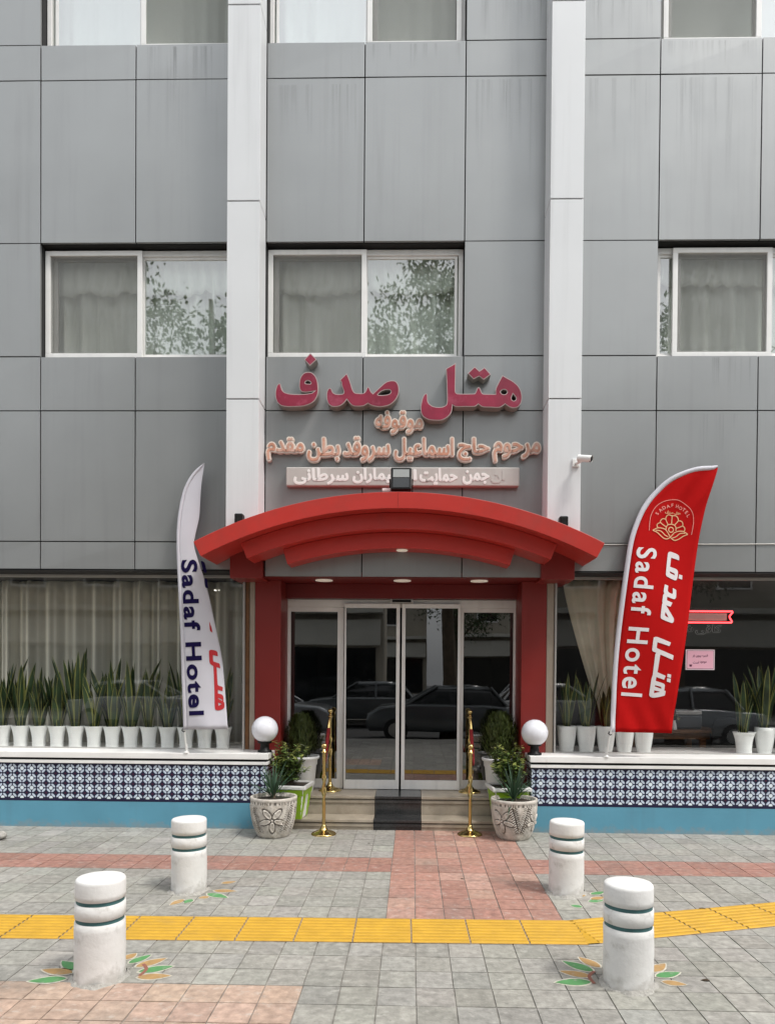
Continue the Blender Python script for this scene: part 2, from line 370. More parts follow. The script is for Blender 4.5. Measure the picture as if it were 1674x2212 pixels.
def dense(V, F, L):
    bm = bmesh.new(); vs = [bm.verts.new(v) for v in V]
    for f in F:
        try: bm.faces.new([vs[i] for i in f])
        except ValueError: pass
    bmesh.ops.triangulate(bm, faces=bm.faces)
    for _ in range(5):
        e = [x for x in bm.edges if x.calc_length() > L]
        if not e: break
        bmesh.ops.subdivide_edges(bm, edges=e, cuts=1); bmesh.ops.triangulate(bm, faces=[f for f in bm.faces if len(f.verts) > 3])
    bmesh.ops.delete(bm, geom=[v for v in bm.verts if not v.link_faces], context='VERTS'); bm.verts.index_update(); V2 = [tuple(v.co) for v in bm.verts]; F2 = [tuple(v.index for v in f.verts) for f in bm.faces]; bm.free(); return V2, F2
# Arabic-script shaping: letter -> (isolated, final, initial, medial)
AR = {'ا': 'FE8DFE8E', 'ب': 'FE8FFE90FE91FE92', 'پ': 'FB56FB57FB58FB59', 'ت': 'FE95FE96FE97FE98', 'ج': 'FE9DFE9EFE9FFEA0', 'ح': 'FEA1FEA2FEA3FEA4', 'د': 'FEA9FEAA',
      'ر': 'FEADFEAE', 'س': 'FEB1FEB2FEB3FEB4', 'ش': 'FEB5FEB6FEB7FEB8', 'ص': 'FEB9FEBAFEBBFEBC', 'ط': 'FEC1FEC2FEC3FEC4', 'ع': 'FEC9FECAFECBFECC', 'ف': 'FED1FED2FED3FED4', 'ق': 'FED5FED6FED7FED8',
      'ک': 'FB8EFB8FFB90FB91', 'ل': 'FEDDFEDEFEDFFEE0', 'م': 'FEE1FEE2FEE3FEE4', 'ن': 'FEE5FEE6FEE7FEE8', 'ه': 'FEE9FEEAFEEBFEEC', 'و': 'FEEDFEEE', 'ی': 'FEEFFEF0FEF3FEF4', 'ز': 'FEAFFEB0'}
def fa(word):
    out = ''
    for i, ch in enumerate(word):
        if ch not in AR: out += ch; continue
        f = [chr(int(AR[ch][k:k+4], 16)) for k in range(0, len(AR[ch]), 4)]
        prev = i > 0 and word[i-1] in AR and len(AR[word[i-1]]) == 16
        nxt = i < len(word)-1 and word[i+1] in AR and len(f) == 4
        out += f[(1 if prev else 0)+(2 if nxt else 0)]
    return out[::-1]
# ---- outlines in metres (x, z) on the facade and (x, y) on the ground
SIGN={'fa': [[(-1.4041, 4.6451, 1), (-1.4251, 4.6242), (-1.44, 4.5657), (-1.4397, 4.5071), (-1.4242, 4.4569), (-1.386, 4.4192), (-1.3226, 4.405), (-1.2383, 4.4049), (-1.154, 4.4107), (-1.0867, 4.4316), (-1.0363, 4.465), (-1.0071, 4.5151), (-0.9965, 4.5736), (-1.0038, 4.6571), (-1.0252, 4.7156), (-1.0633, 4.7533), (-1.1055, 4.7617), (-1.1475, 4.7492), (-1.181, 4.7075), (-1.1933, 4.6574), (-1.193, 4.5989), (-1.1717, 4.5612), (-1.1295, 4.5528), (-1.0386, 4.5636, 1), (-1.0621, 4.5469), (-1.121, 4.5378), (-1.2053, 4.5337), (-1.2896, 4.5379), (-1.3445, 4.5531), (-1.37, 4.5782), (-1.3829, 4.6158), (-1.3889, 4.6409)], [(-1.1343, 4.649), (-1.1218, 4.669), (-1.0965, 4.6715), (-1.0737, 4.6531), (-1.0795, 4.6405), (-1.1216, 4.6423)]], 'fadot': [[(-1.0813, 4.9562, 1), (-1.0153, 4.8909, 1), (-1.0848, 4.826, 1), (-1.1432, 4.8887, 1)]], 'sad': [[(-0.8772, 4.5985), (-0.8981, 4.5819), (-0.9105, 4.5401), (-0.9084, 4.4816), (-0.8947, 4.4398), (-0.8634, 4.4106), (-0.8171, 4.4047), (-0.7709, 4.4147), (-0.729, 4.4439), (-0.7015, 4.4798, 1), (-0.6743, 4.4439), (-0.6363, 4.4146), (-0.5901, 4.4079), (-0.5313, 4.4129), (-0.4828, 4.4379, 1), (-0.4474, 4.4187), (-0.3885, 4.4045), (-0.3214, 4.4061), (-0.2544, 4.4269), (-0.2003, 4.4727), (-0.1697, 4.5311), (-0.1634, 4.5894), (-0.1764, 4.6394), (-0.2059, 4.6686), (-0.2562, 4.6712), (-0.3064, 4.6521), (-0.3647, 4.6021), (-0.4314, 4.5397, 1), (-0.4525, 4.5605), (-0.4696, 4.5981), (-0.4839, 4.6106), (-0.4964, 4.5939), (-0.5113, 4.5606), (-0.5364, 4.5423), (-0.5826, 4.5423), (-0.6204, 4.5498), (-0.6416, 4.5816), (-0.6631, 4.6484), (-0.6845, 4.7068), (-0.7032, 4.7485, 1), (-0.7751, 4.6794, 1), (-0.7598, 4.6568), (-0.7554, 4.6234), (-0.734, 4.565), (-0.738, 4.5416), (-0.7758, 4.5333), (-0.8179, 4.5358), (-0.8449, 4.5526), (-0.8603, 4.586)], [(-0.381, 4.5271), (-0.3476, 4.5604), (-0.3058, 4.5771), (-0.2597, 4.577), (-0.247, 4.5562), (-0.2636, 4.5353), (-0.3138, 4.5245)]], 'hatal': [[(0.121, 4.5385), (0.0964, 4.5315), (0.0774, 4.4921), (0.0621, 4.4219), (0.0626, 4.3518), (0.0877, 4.3035), (0.1408, 4.2728), (0.2113, 4.264), (0.2817, 4.2684), (0.343, 4.3034), (0.3778, 4.3516), (0.3878, 4.42, 1), (0.4213, 4.4042), (0.518, 4.4041), (0.6146, 4.4058), (0.6513, 4.4303, 1), (0.6937, 4.4023), (0.7815, 4.397), (0.8692, 4.397), (0.9259, 4.4302, 1), (0.9656, 4.4039), (1.0096, 4.3908), (1.0533, 4.3995), (1.0837, 4.4301), (1.098, 4.4825), (1.0912, 4.5525), (1.06, 4.6137), (1.007, 4.6618), (0.9453, 4.6969), (0.8942, 4.7258, 1), (0.8365, 4.614, 1), (0.8255, 4.579), (0.8259, 4.5335, 1), (0.7013, 4.5354), (0.6818, 4.5573), (0.6674, 4.5923), (0.6507, 4.6037), (0.6359, 4.5897), (0.6239, 4.5547), (0.6091, 4.5381), (0.4378, 4.5382), (0.4183, 4.5531), (0.4154, 4.5794), (0.4175, 4.8508, 1), (0.3169, 4.7941, 1), (0.3274, 4.597), (0.3287, 4.4393), (0.2981, 4.4086), (0.2454, 4.3999), (0.1881, 4.4087), (0.1483, 4.435), (0.1322, 4.4657), (0.13, 4.5183)], [(0.8783, 4.5544), (0.8983, 4.5763), (0.9289, 4.5762), (0.9467, 4.5544), (0.9294, 4.5325), (0.8987, 4.5325)], [(1.0056, 4.5351, 1), (1.0348, 4.5001), (1.0333, 4.4738), (1.0089, 4.4651), (0.9894, 4.487)]], 'tadots': [[(0.5396, 4.7473, 1), (0.611, 4.8137, 1), (0.6597, 4.7699, 1), (0.712, 4.8065, 1), (0.7767, 4.7347, 1), (0.7044, 4.6797, 1), (0.6576, 4.7148, 1), (0.599, 4.686, 1)]]}
RED={'left': [(2.0403, 1.0674), (2.0569, 1.5197), (2.0754, 1.9303), (2.1052, 2.2993), (2.1483, 2.6815), (2.1923, 2.9814), (2.2338, 3.1449), (2.3101, 3.3355), (2.3898, 3.4648), (2.4632, 3.5505), (2.5634, 3.6484), (2.6706, 3.7164), (2.778, 3.7599), (2.8721, 3.7817), (2.9865, 3.7981), (3.0901, 3.805)], 'right': [(2.6656, 1.0595), (2.6876, 1.2513), (2.7184, 1.4977), (2.7494, 1.7301), (2.8114, 2.1807), (2.8667, 2.6168), (2.9221, 3.0384), (2.9534, 3.2286), (2.998, 3.4322), (3.0429, 3.6018), (3.0906, 3.7644)], 'base': [(2.019, 0.8957), (2.035, 1.0536)], 'text': [(2.2819, 2.9681), (2.1517, 1.4438), (2.4879, 2.9553)], 'fa': [[(2.6077, 2.9072), (2.6194, 2.9239), (2.6431, 2.926), (2.7206, 2.8937), (2.7292, 2.8408, 1), (2.6438, 2.8675, 1), (2.6323, 2.7727, 1), (2.6967, 2.7503), (2.716, 2.7245), (2.7096, 2.6647), (2.6981, 2.6368), (2.6783, 2.6355), (2.5987, 2.6741), (2.5884, 2.7)], [(2.6317, 2.7261, 1), (2.6795, 2.7044, 1), (2.6817, 2.6845, 1), (2.6299, 2.7101, 1)]], 'fadot': [[(2.729, 2.6958, 1), (2.7608, 2.6848, 1), (2.7566, 2.6426, 1), (2.7208, 2.6548, 1)]], 'sad': [[(2.5759, 2.5911, 1), (2.6137, 2.5766, 1), (2.6084, 2.5287), (2.6165, 2.5108), (2.6484, 2.4938), (2.6583, 2.4971), (2.6604, 2.5529, 1), (2.6914, 2.5371), (2.6948, 2.5212), (2.6924, 2.4614), (2.6807, 2.4414), (2.6649, 2.4405), (2.6012, 2.4641, 1), (2.5977, 2.427, 1), (2.6535, 2.4014, 1), (2.6334, 2.3606, 1), (2.5885, 2.3751, 1), (2.6593, 2.2498), (2.6655, 2.2339), (2.6619, 2.206), (2.6442, 2.1927), (2.5446, 2.2332), (2.5325, 2.2531), (2.5467, 2.3848), (2.5525, 2.3968), (2.5503, 2.4168), (2.5594, 2.4826), (2.5692, 2.4926), (2.5649, 2.5205)], [(2.5814, 2.3072, 1), (2.6138, 2.2476, 1), (2.5859, 2.2614), (2.5766, 2.2773)]], 'hatal': [[(2.4643, 2.0403), (2.4764, 2.0491), (2.5007, 2.0493), (2.6338, 1.9925, 1), (2.618, 1.9557, 1), (2.5013, 1.9958, 1), (2.4943, 1.9409), (2.5056, 1.9295), (2.6608, 1.8606, 1), (2.6544, 1.8137, 1), (2.5289, 1.8695, 1), (2.5033, 1.6882, 1), (2.586, 1.6503, 1), (2.5702, 1.6117, 1), (2.4935, 1.6391, 1), (2.4887, 1.6016), (2.4957, 1.5964), (2.5654, 1.5725), (2.5795, 1.5551), (2.576, 1.5008), (2.5907, 1.4964, 1), (2.5859, 1.4572), (2.5791, 1.4484), (2.4977, 1.4284), (2.456, 1.4281), (2.4333, 1.4419), (2.4289, 1.4594), (2.4468, 1.6206), (2.4585, 1.6591), (2.46, 1.6767), (2.4819, 1.8762), (2.4905, 1.8874), (2.4573, 1.9022), (2.4512, 1.9214)], [(2.4823, 1.555, 1), (2.5363, 1.5408), (2.5458, 1.5321), (2.5446, 1.5181, 1), (2.4825, 1.5403, 1)], [(2.476, 1.5018, 1), (2.537, 1.4876, 1), (2.4746, 1.472, 1)]], 'tadots': [[(2.6041, 1.6725, 1), (2.6407, 1.664, 1), (2.6383, 1.6308, 1), (2.6011, 1.6385, 1)], [(2.5995, 1.627, 1), (2.6377, 1.622, 1), (2.6347, 1.5818, 1), (2.5982, 1.5937, 1)]], 'logo': [(1, [(2.4075, 3.1398), (2.4152, 3.2231), (2.4275, 3.2888), (2.4594, 3.359), (2.5067, 3.4116), (2.5672, 3.4446), (2.6324, 3.4557), (2.7021, 3.4493), (2.7678, 3.421), (2.8205, 3.373), (2.8561, 3.3119), (2.8679, 3.2419), (2.8622, 3.1719), (2.8501, 3.1041)]), (1.3, [(2.6614, 3.1516), (2.6603, 3.1437), (2.6568, 3.1367), (2.6513, 3.131), (2.6443, 3.1274), (2.6365, 3.1261), (2.6287, 3.1273), (2.6216, 3.1309), (2.6159, 3.1365), (2.6122, 3.1436), (2.6109, 3.1514), (2.612, 3.1593), (2.6155, 3.1664), (2.6211, 3.172), (2.6281, 3.1756), (2.6359, 3.1769), (2.6437, 3.1757), (2.6508, 3.1721), (2.6564, 3.1665), (2.6601, 3.1594), (2.6614, 3.1516)]), (1.3, [(2.5817, 3.1535), (2.5858, 3.1776), (2.6007, 3.1996), (2.6355, 3.2084), (2.666, 3.202), (2.6859, 3.1801), (2.6886, 3.1407)]), (1.3, [(2.642, 3.2106), (2.6453, 3.2938)]), (1.3, [(2.6051, 3.2018), (2.5782, 3.2586), (2.5866, 3.2893), (2.6082, 3.3025), (2.6453, 3.2947), (2.6823, 3.2961), (2.7043, 3.2765), (2.7112, 3.2459), (2.6747, 3.202)]), (1.3, [(2.5805, 3.2542), (2.552, 3.2629), (2.5304, 3.2497), (2.5229, 3.2234), (2.5835, 3.1798)]), (1.3, [(2.5229, 3.2234), (2.496, 3.2102), (2.4876, 3.1883), (2.5009, 3.1664)]), (1.3, [(2.7112, 3.2437), (2.7374, 3.2416), (2.755, 3.2241), (2.7554, 3.1935), (2.6904, 3.167)]), (1.3, [(2.7554, 3.1935), (2.7774, 3.176), (2.782, 3.1542), (2.7713, 3.1366)]), (1.3, [(2.4445, 3.1421), (2.4922, 3.1664), (2.5358, 3.1665), (2.5752, 3.1535), (2.6017, 3.1229), (2.6306, 3.0749)]), (1.3, [(2.4445, 3.1421), (2.4884, 3.1226), (2.528, 3.0877), (2.5632, 3.0615), (2.5981, 3.0572), (2.6306, 3.0749)]), (1.3, [(2.475, 3.1444), (2.5274, 3.1358), (2.5715, 3.0966), (2.6066, 3.0792)]), (1.3, [(2.813, 3.1083), (2.767, 3.1366), (2.7191, 3.1386), (2.6757, 3.1232), (2.6499, 3.0968), (2.6306, 3.0749)]), (1.3, [(2.813, 3.1083), (2.7676, 3.0885), (2.7201, 3.0576), (2.6723, 3.0443), (2.6306, 3.0749)]), (1.3, [(2.7846, 3.1192), (2.7324, 3.1146), (2.6936, 3.0838), (2.6503, 3.0662)])], 'logotext': [('S', (2.4926, 3.3175), -58), ('A', (2.527, 3.3526), -42), ('D', (2.5615, 3.3767), -25), ('A', (2.6006, 3.3891), -15), ('F', (2.6418, 3.3988), 0), ('H', (2.6942, 3.3893), 8), ('O', (2.7314, 3.3737), 25), ('T', (2.7664, 3.3576), 32), ('E', (2.7907, 3.3292), 45), ('L', (2.8107, 3.2943), 60)], 'logofa': [(2.5688, 3.3155), (2.7345, 3.2984), (2.5727, 3.3505)]}
WHITE={'left': [(-2.3942, 1.0504), (-2.398, 1.3064), (-2.4107, 1.6757), (-2.4194, 2.1013), (-2.4332, 2.3846), (-2.444, 2.6253), (-2.4548, 2.8657), (-2.4583, 3.0354), (-2.4558, 3.1484), (-2.4476, 3.2614), (-2.4338, 3.3674), (-2.417, 3.4591), (-2.3917, 3.558), (-2.3535, 3.6426), (-2.304, 3.7202), (-2.2401, 3.7837), (-2.1763, 3.8261)], 'right': [(-1.9198, 1.0619), (-1.9568, 1.3669), (-2.0084, 1.7638), (-2.0478, 1.9761), (-2.0842, 2.1742), (-2.1207, 2.3722), (-2.157, 2.5418), (-2.2004, 2.6971), (-2.2436, 2.8242), (-2.2696, 2.9159), (-2.2841, 2.9795), (-2.2786, 3.036), (-2.2562, 3.149), (-2.2339, 3.262), (-2.2258, 3.3749), (-2.2205, 3.4878), (-2.2096, 3.6076), (-2.193, 3.7274), (-2.1763, 3.8204)], 'base': [(-2.3791, 0.8299), (-2.3842, 1.0434)], 'text': [(-2.409, 2.815), (-2.3289, 1.1989), (-2.2493, 2.8241)], 'hatal': [[(-2.132, 1.8678), (-2.1264, 1.8826), (-2.1078, 1.8883), (-2.061, 1.872), (-2.0496, 1.8201, 1), (-2.0945, 1.8346, 1), (-2.0905, 1.7715), (-2.0774, 1.7623), (-2.0418, 1.7496), (-2.0313, 1.7385), (-2.0237, 1.6948, 1), (-2.0574, 1.7086, 1), (-2.0409, 1.5267), (-2.0296, 1.512), (-1.9922, 1.4974), (-1.9913, 1.4547, 1), (-2.0369, 1.471, 1), (-2.0349, 1.432, 1), (-1.9956, 1.4193), (-1.9806, 1.3972), (-1.9759, 1.3452), (-1.9684, 1.3378), (-1.9652, 1.2895), (-1.98, 1.2689), (-2.0211, 1.2555), (-2.051, 1.2609), (-2.0604, 1.2775), (-2.0726, 1.5042), (-2.0873, 1.7121), (-2.0903, 1.7203, 1), (-2.1165, 1.7398), (-2.1241, 1.7639)], [(-2.031, 1.3874, 1), (-1.9898, 1.3673, 1), (-1.9909, 1.3562, 1), (-2.0309, 1.3763, 1)], [(-2.0282, 1.3373, 1), (-1.9915, 1.3209, 1), (-2.025, 1.3038, 1)]], 'bit': [[(-2.1299, 2.1881, 1), (-2.1097, 2.1174), (-2.1009, 2.0678, 1), (-2.1238, 2.089)]], 'frag': [[(-2.2122, 2.8102), (-2.1794, 2.7962), (-2.1576, 2.6973, 1), (-2.179, 2.6901), (-2.1977, 2.7395)], [(-2.1787, 2.6336), (-2.1544, 2.6196), (-2.1427, 2.5277, 1), (-2.1684, 2.5417)]]}
LEAVES={'nl': [('g', -1.859, -3.707, -2.048, -3.747), ('b', -1.862, -3.634, -2.049, -3.599), ('g', -1.857, -3.588, -1.997, -3.477), ('b', -1.656, -3.442, -1.616, -3.35), ('g', -1.604, -3.494, -1.522, -3.369), ('b', -1.546, -3.54, -1.415, -3.414), ('g', -1.506, -3.608, -1.338, -3.522), ('b', -1.486, -3.675, -1.31, -3.649)], 'fl': [('b', -1.657, -2.359, -1.713, -2.491), ('g', -1.596, -2.356, -1.624, -2.444), ('b', -1.49, -2.291, -1.559, -2.327), ('g', -1.523, -2.216, -1.347, -2.31), ('b', -1.497, -2.144, -1.322, -2.151), ('b', -1.488, -1.959, -1.386, -1.905)], 'nr': [('b', 1.077, -3.447, 0.988, -3.303), ('g', 1.025, -3.499, 0.882, -3.364), ('b', 0.995, -3.571, 0.835, -3.503), ('g', 0.979, -3.637, 0.78, -3.653), ('b', 1.351, -3.493, 1.468, -3.377), ('g', 1.356, -3.557, 1.51, -3.496), ('b', 1.365, -3.622, 1.486, -3.654)], 'fr': [('g', 1.359, -2.107, 1.48, -2.034), ('b', 1.33, -2.224, 1.447, -2.165), ('g', 1.297, -2.277, 1.417, -2.242), ('g', 1.222, -2.403, 1.144, -2.364), ('b', 1.291, -2.161, 1.268, -2.104)]}
# ================================================================ SETTING: ground
def tint(base, v=.10, hue=.016):
    k = 1+rnd.uniform(-v, v); return tuple(max(.02, c*k*(1+rnd.uniform(-hue, hue))) for c in base)
GREY, PINK, PEACH = (.285, .276, .248), (.345, .19, .15), (.41, .295, .23)
rows = [-2.69+.2242*i for i in range(0, 13)]
low = [-2.69-.2175*i for i in range(1, 3)]+[-3.125-.2054*i for i in range(1, 27)]
ys = sorted(rows+low)
pv = MB(); pv.box(-9, 9, ys[0], .9, -.12, -.006, 1)
xs = [-.17+.2*i for i in range(-43, 45)]
for j in range(len(ys)-1):
    y0, y1 = ys[j], ys[j+1]; yc = (y0+y1)/2; sh = rnd.uniform(-.004, .004)
    for i in range(len(xs)-1):
        x0, x1 = xs[i], xs[i+1]; xc = (x0+x1)/2
        far = abs(xc) > 6 or y1 < -6.5
        if xc > -.17 and xc < 1.03 and yc > -2.69: b = PINK if rnd.random() < .8 else (.385, .24, .19)
        elif -1.57 < yc < -1.12: b = (.31, .165, .13)
        elif xc < -.57 and -4.57 < yc < -3.76: b = PEACH
        else: b = GREY if rnd.random() < .9 else (.33, .318, .29)
        g = .0026+rnd.uniform(0, .0015); z = rnd.uniform(-.0009, .0009); tl = rnd.uniform(-.0008, .0008)
        c = tint(b)
        vs = [(x0+g+sh*.3, y0+g, z-tl), (x1-g+sh*.3, y0+g, z+tl), (x1-g+sh*.3, y1-g, z+tl), (x0+g+sh*.3, y1-g, z-tl)]
        if far: pv.add(vs, [(0, 1, 2, 3)], 0, c)
        else:
            lo = [(a, b2, -.008) for a, b2, _ in vs]
            pv.add(vs+lo, [(0, 1, 2, 3)]+[(k, (k+1) % 4, (k+1) % 4+4, k+4) for k in range(4)], 0, c)
tag(pv.build('pavement', [m_tile, m_jnt], color=True), kind='structure')

ty = MB()
def tactile(p0, d, n0, n1, L=.30, W=.40):
    nrm = Vector((-d.y, d.x))
    for i in range(n0, n1):
        a = p0+d*(L*i+.005); b = p0+d*(L*(i+1)-.005)
        prof = []
        for k in range(8):
            t0 = W*(k+.0)/8
            for f, h in ((.02, .0045), (.20, .0105), (.60, .0105), (.78, .0045)): prof.append((t0+f*W/8, h))
        prof = [(.004, .002)]+prof+[(W-.004, .002)]
        vs = [(q.x+nrm.x*s, q.y+nrm.y*s, h) for q in (a, b) for s, h in prof]
        n = len(prof)
        ty.add(vs, [(k, k+1, n+k+1, n+k) for k in range(n-1) if k % 4 != 0], 0)
        ty.add(vs, [(k, k+1, n+k+1, n+k) for k in range(0, n-1, 4)], 2)
    a = p0+d*(L*n0); b = p0+d*(L*n1)
    vs = [(q.x+nrm.x*s, q.y+nrm.y*s, z) for z in (-.004, .0040) for q, s in ((a, 0), (b, 0), (b, W), (a, W))]
    ty.add(vs, [(4, 5, 6, 7), (0, 1, 5, 4), (1, 2, 6, 5), (2, 3, 7, 6), (3, 0, 4, 7)], 1)
tactile(Vector((1.10, -3.105)), Vector((-1, -.012)).normalized(), 0, 28, L=.365, W=-.42)
dr = Vector((1.5, .42)).normalized()
tactile(Vector((1.165, -3.088)), dr, 0, 18, L=.365, W=.42)
ty.add([(1.09, -3.106, .0075), (1.17, -3.088, .0075), (1.10, -2.70, .0075)], [(0, 1, 2)], 0)
tag(ty.build('tactile_paving', [m_yellow, m_yjoint, m_ygroove]), kind='structure')
rd = MB(); rd.box(-60, 60, -15.5, ys[0]-.16, -.3, -.14); tag(rd.build('road', m_asphalt), kind='structure')
kb = MB(); kb.box(-60, 60, ys[0]-.16, ys[0]-.002, -.3, .0); tag(kb.build('kerb', m_mortar, bevel=.01), kind='structure')
pf = MB(); pf.box(-60, 60, -19.5, -15.5, -.3, 0); tag(pf.build('far_pavement', m_mortar), kind='structure')
gd = MB(); gd.box(-90, 90, -90, 60, -.6, -.31); tag(gd.build('ground', m_asphalt), kind='structure')

# ================================================================ HOTEL BUILDING
H = thing('hotel_building', 'grey panelled hotel front with white pillars, red arched canopy and glass entrance doors', 'building', (0, 0, 0))
cols = [-8.1, -7.05, -6.0, -4.98, -3.96, -2.95, -1.9, -1.57, -.545, .505, 1.345, 1.675, 2.51, 3.55, 4.6, 5.65, 6.7, 7.75]
rws = [2.735, 3.03, 4.41, 4.98, 6.17, 7.87, 8.24, 9.43, 11.1, 11.5, 12.8]
WIN = [(-3.96, -1.9), (-1.57, .505), (2.51, 4.6)]
cl = MB(); bk = MB()
def in_win(xc, zc): return (4.98 < zc < 6.17 or 8.24 < zc < 9.43) and any(a < xc < b for a, b in WIN)
G = .006
for i in range(len(cols)-1):
    x0, x1 = cols[i], cols[i+1]; xc = (x0+x1)/2
    for j in range(len(rws)-1):
        z0, z1 = rws[j], rws[j+1]; zc = (z0+z1)/2
        if in_win(xc, zc): continue
        if -1.6 < xc < 1.4 and j == 0: z0 = 2.667
        bk.box(x0, x1, .034, .24, z0+.004, z1)
        if (x0, x1) in ((-1.9, -1.57), (1.345, 1.675)): continue
        e = rnd.uniform(-.003, .002); f = rnd.uniform(-.003, .002)
        xa, xb, za, zb = x0+G, x1-G, z0+G, z1-G
        vs = [(xa, e, za), (xb, f, za), (xb, e, zb), (xa, f, zb)]+[(xa, .03, za), (xb, .03, za), (xb, .03, zb), (xa, .03, zb)]
        cl.add(vs, [(0, 1, 2, 3)]+[(k, k+4, (k+1) % 4+4, (k+1) % 4) for k in range(4)], 0)
# returned edges of the panels round the window openings and along the bottom edge
for (a, b) in WIN:
    for (z0, z1) in ((4.98, 6.17), (8.24, 9.43)):
        cl.box(a+.004, b-.004, .036, .24, z1-.001, z1+.0035, 1)
cl.box(-8.1, -1.6, .004, .30, 2.722, 2.731, 1); cl.box(1.5, 7.75, .004, .30, 2.722, 2.731, 1)
cl.build('cladding', [m_clad, m_joint], H); bk.build('wall', m_joint, H)

def streaks(x0, x1, z0, z1, n, seed):
    """rain-run grime below a joint or sill: fades out towards its lower end"""
    r = random.Random(seed); q = MB()
    for i in range(n):
        a = x0+(x1-x0)*(i+r.random()*.7)/n; w_ = (x1-x0)/n*r.uniform(.25, 1.0); b = z1-(z1-z0)*r.uniform(.35, 1.0); y = -.0042-.0004*i
        q.add([(a, y, b), (a+w_, y, b), (a, y, z1), (a+w_, y, z1)], [(0, 1, 3, 2)], 0, [(0, 0, 0), (0, 0, 0), (1, 1, 1), (1, 1, 1)])
    o = q.build('rain_streak', m_streak, H, color=True); o['kind'] = 'stuff'
for k, a in enumerate([(.60, 1.32, 7.89, 8.86, 9), (.60, 1.30, 6.6, 7.84, 7), (1.70, 2.46, 7.89, 8.8, 7), (2.56, 3.5, 7.89, 8.21, 8), (-.5, .45, 7.89, 8.21, 6), (-2.9, -1.95, 7.0, 8.21, 6),
                       (3.02, 3.5, 4.43, 4.96, 5), (2.95, 3.4, 3.6, 4.38, 3), (-1.5, -.6, 6.6, 7.8, 4), (1.72, 2.45, 6.5, 7.84, 4), (2.6, 3.5, 6.5, 7.84, 5)]): streaks(*a, k)
def pillar(x0, x1, joints):
    p = MB(); z = [2.985]+joints+[12.8]
    for a, b in zip(z[:-1], z[1:]): p.box(x0, x1, -.30, -.001, a+.006, b-.006)
    o = p.build('pillar', m_white_clad, H, bevel=.003)
    q = MB(); q.box(x0+.012, x1-.012, -.288, -.002, 3.0, 12.7); q.build('joint_core', m_joint, o)
pillar(-1.905, -1.575, [4.42, 6.405, 8.36, 10.35]); pillar(1.335, 1.665, [4.42, 6.405, 8.36, 10.35])

def window(x0, x1, z0, z1, screen, panes, g, inner=True):
    f = MB(); f.frame(x0, x1, .11, .19, z0, z1-.02, .045, bt=.06); f.box(x0, x1, .085, .11, z0, z0+.018)
    wn = f.build('window', m_alu, H, bevel=.003)
    a, b = screen; s = MB(); s.frame(a, b, .075, .108, z0+.012, z1-.035, .052)
    sh = s.build('sash', m_alu, wn, bevel=.003)
    q = MB(); q.box(a+.05, b-.05, .09, .0925, z0+.06, z1-.085); q.build('fly_screen', m_screen, wn)
    if inner:
        s = MB(); s.frame(a+.06, b-.02, .135, .16, z0+.05, z1-.07, .045); s.build('sash', m_alu2, wn, bevel=.002)
        q = MB(); q.box(a+.10, b-.06, .147, .1495, z0+.09, z1-.11); q.build('pane', m_glass_shop, wn)
    for a, b in panes:
        s = MB(); s.frame(a, b, .128, .155, z0+.044, z1-.079, .028); s.build('sash', m_alu, wn, bevel=.002)
        q = MB(); q.box(a+.026, b-.026, .140, .1435, z0+.07, z1-.105); q.build('pane', g, wn)
    return wn
window(-3.95, -1.905, 4.985, 6.17, (-3.95, -2.91), [(-2.93, -1.93)], m_glass_up)
window(-1.565, .50, 4.985, 6.17, (-1.565, -.52), [(-.54, .44)], m_glass_up)
window(2.515, 4.595, 4.985, 6.17, (2.69, 3.72), [(2.55, 2.74), (3.7, 4.55)], m_glass_up)
window(-3.95, -1.905, 8.245, 9.43, (-2.93, -1.92), [(-3.87, -2.93)], m_glass_up2, False)
window(-1.565, .50, 8.245, 9.43, (-.53, .46), [(-1.50, -.52)], m_glass_up2)
window(2.515, 4.595, 8.245, 9.43, (2.56, 3.57), [(3.57, 4.5)], m_glass_up2)
# rooms behind the windows
for (a, b) in WIN:
    for (z0, z1) in ((4.9, 6.3), (8.16, 9.6)):
        a0, b0 = a-.25, b+.25; rm = MB()
        rm.box(a0, b0, 1.5, 1.6, z0-.3, z1+.3); rm.box(a0, b0, .25, 1.5, z0-.3, z0-.2); rm.box(a0, b0, .25, 1.5, z1+.2, z1+.3)
        rm.box(a0-.05, a0, .25, 1.5, z0-.2, z1+.2); rm.box(b0, b0+.05, .25, 1.5, z0-.2, z1+.2)
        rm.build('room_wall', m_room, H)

# ---- canopy: three nested arches on one centre
CX, CZ = -.155, -.89
def arch(r0, r1, ang, y0, y1, n=48):
    m_ = MB(); vs = []
    for i in range(n+1):
        t = -ang+2*ang*i/n
        for r in (r0, r1):
            for y in (y0, y1): vs.append((CX+r*math.sin(t), y, CZ+r*math.cos(t)))
    fs = []
    for i in range(n):
        a = 4*i; b = a+4; fs += [(a, b, b+1, a+1), (a+2, a+3, b+3, b+2), (a, a+2, b+2, b), (a+1, b+1, b+3, a+3)]
    fs += [(0, 1, 3, 2), (4*n, 4*n+2, 4*n+3, 4*n+1)]
    return m_.add(vs, fs)
can = arch(4.15, 4.31, R(27.6), -.57, -.004).build('canopy', m_red, H, bevel=.004)
arch(3.983, 4.147, R(22.3), -.40, -.004).build('arch_band', m_red, can, bevel=.004)
arch(3.82, 3.98, R(17.2), -.25, -.004).build('arch_band', m_red, can, bevel=.004)
sm_ = MB(); sm_.box(-.1563, -.1537, -.5712, -.5695, 3.263, 3.417); sm_.build('panel_seam', m_red2, can)
dl = MB(); dl.lathe([(.001, 0), (.05, 0), (.06, .006), (.06, .012)], 24, (-.12, -.13, 2.918)); dl.build('downlight', m_lit, can)
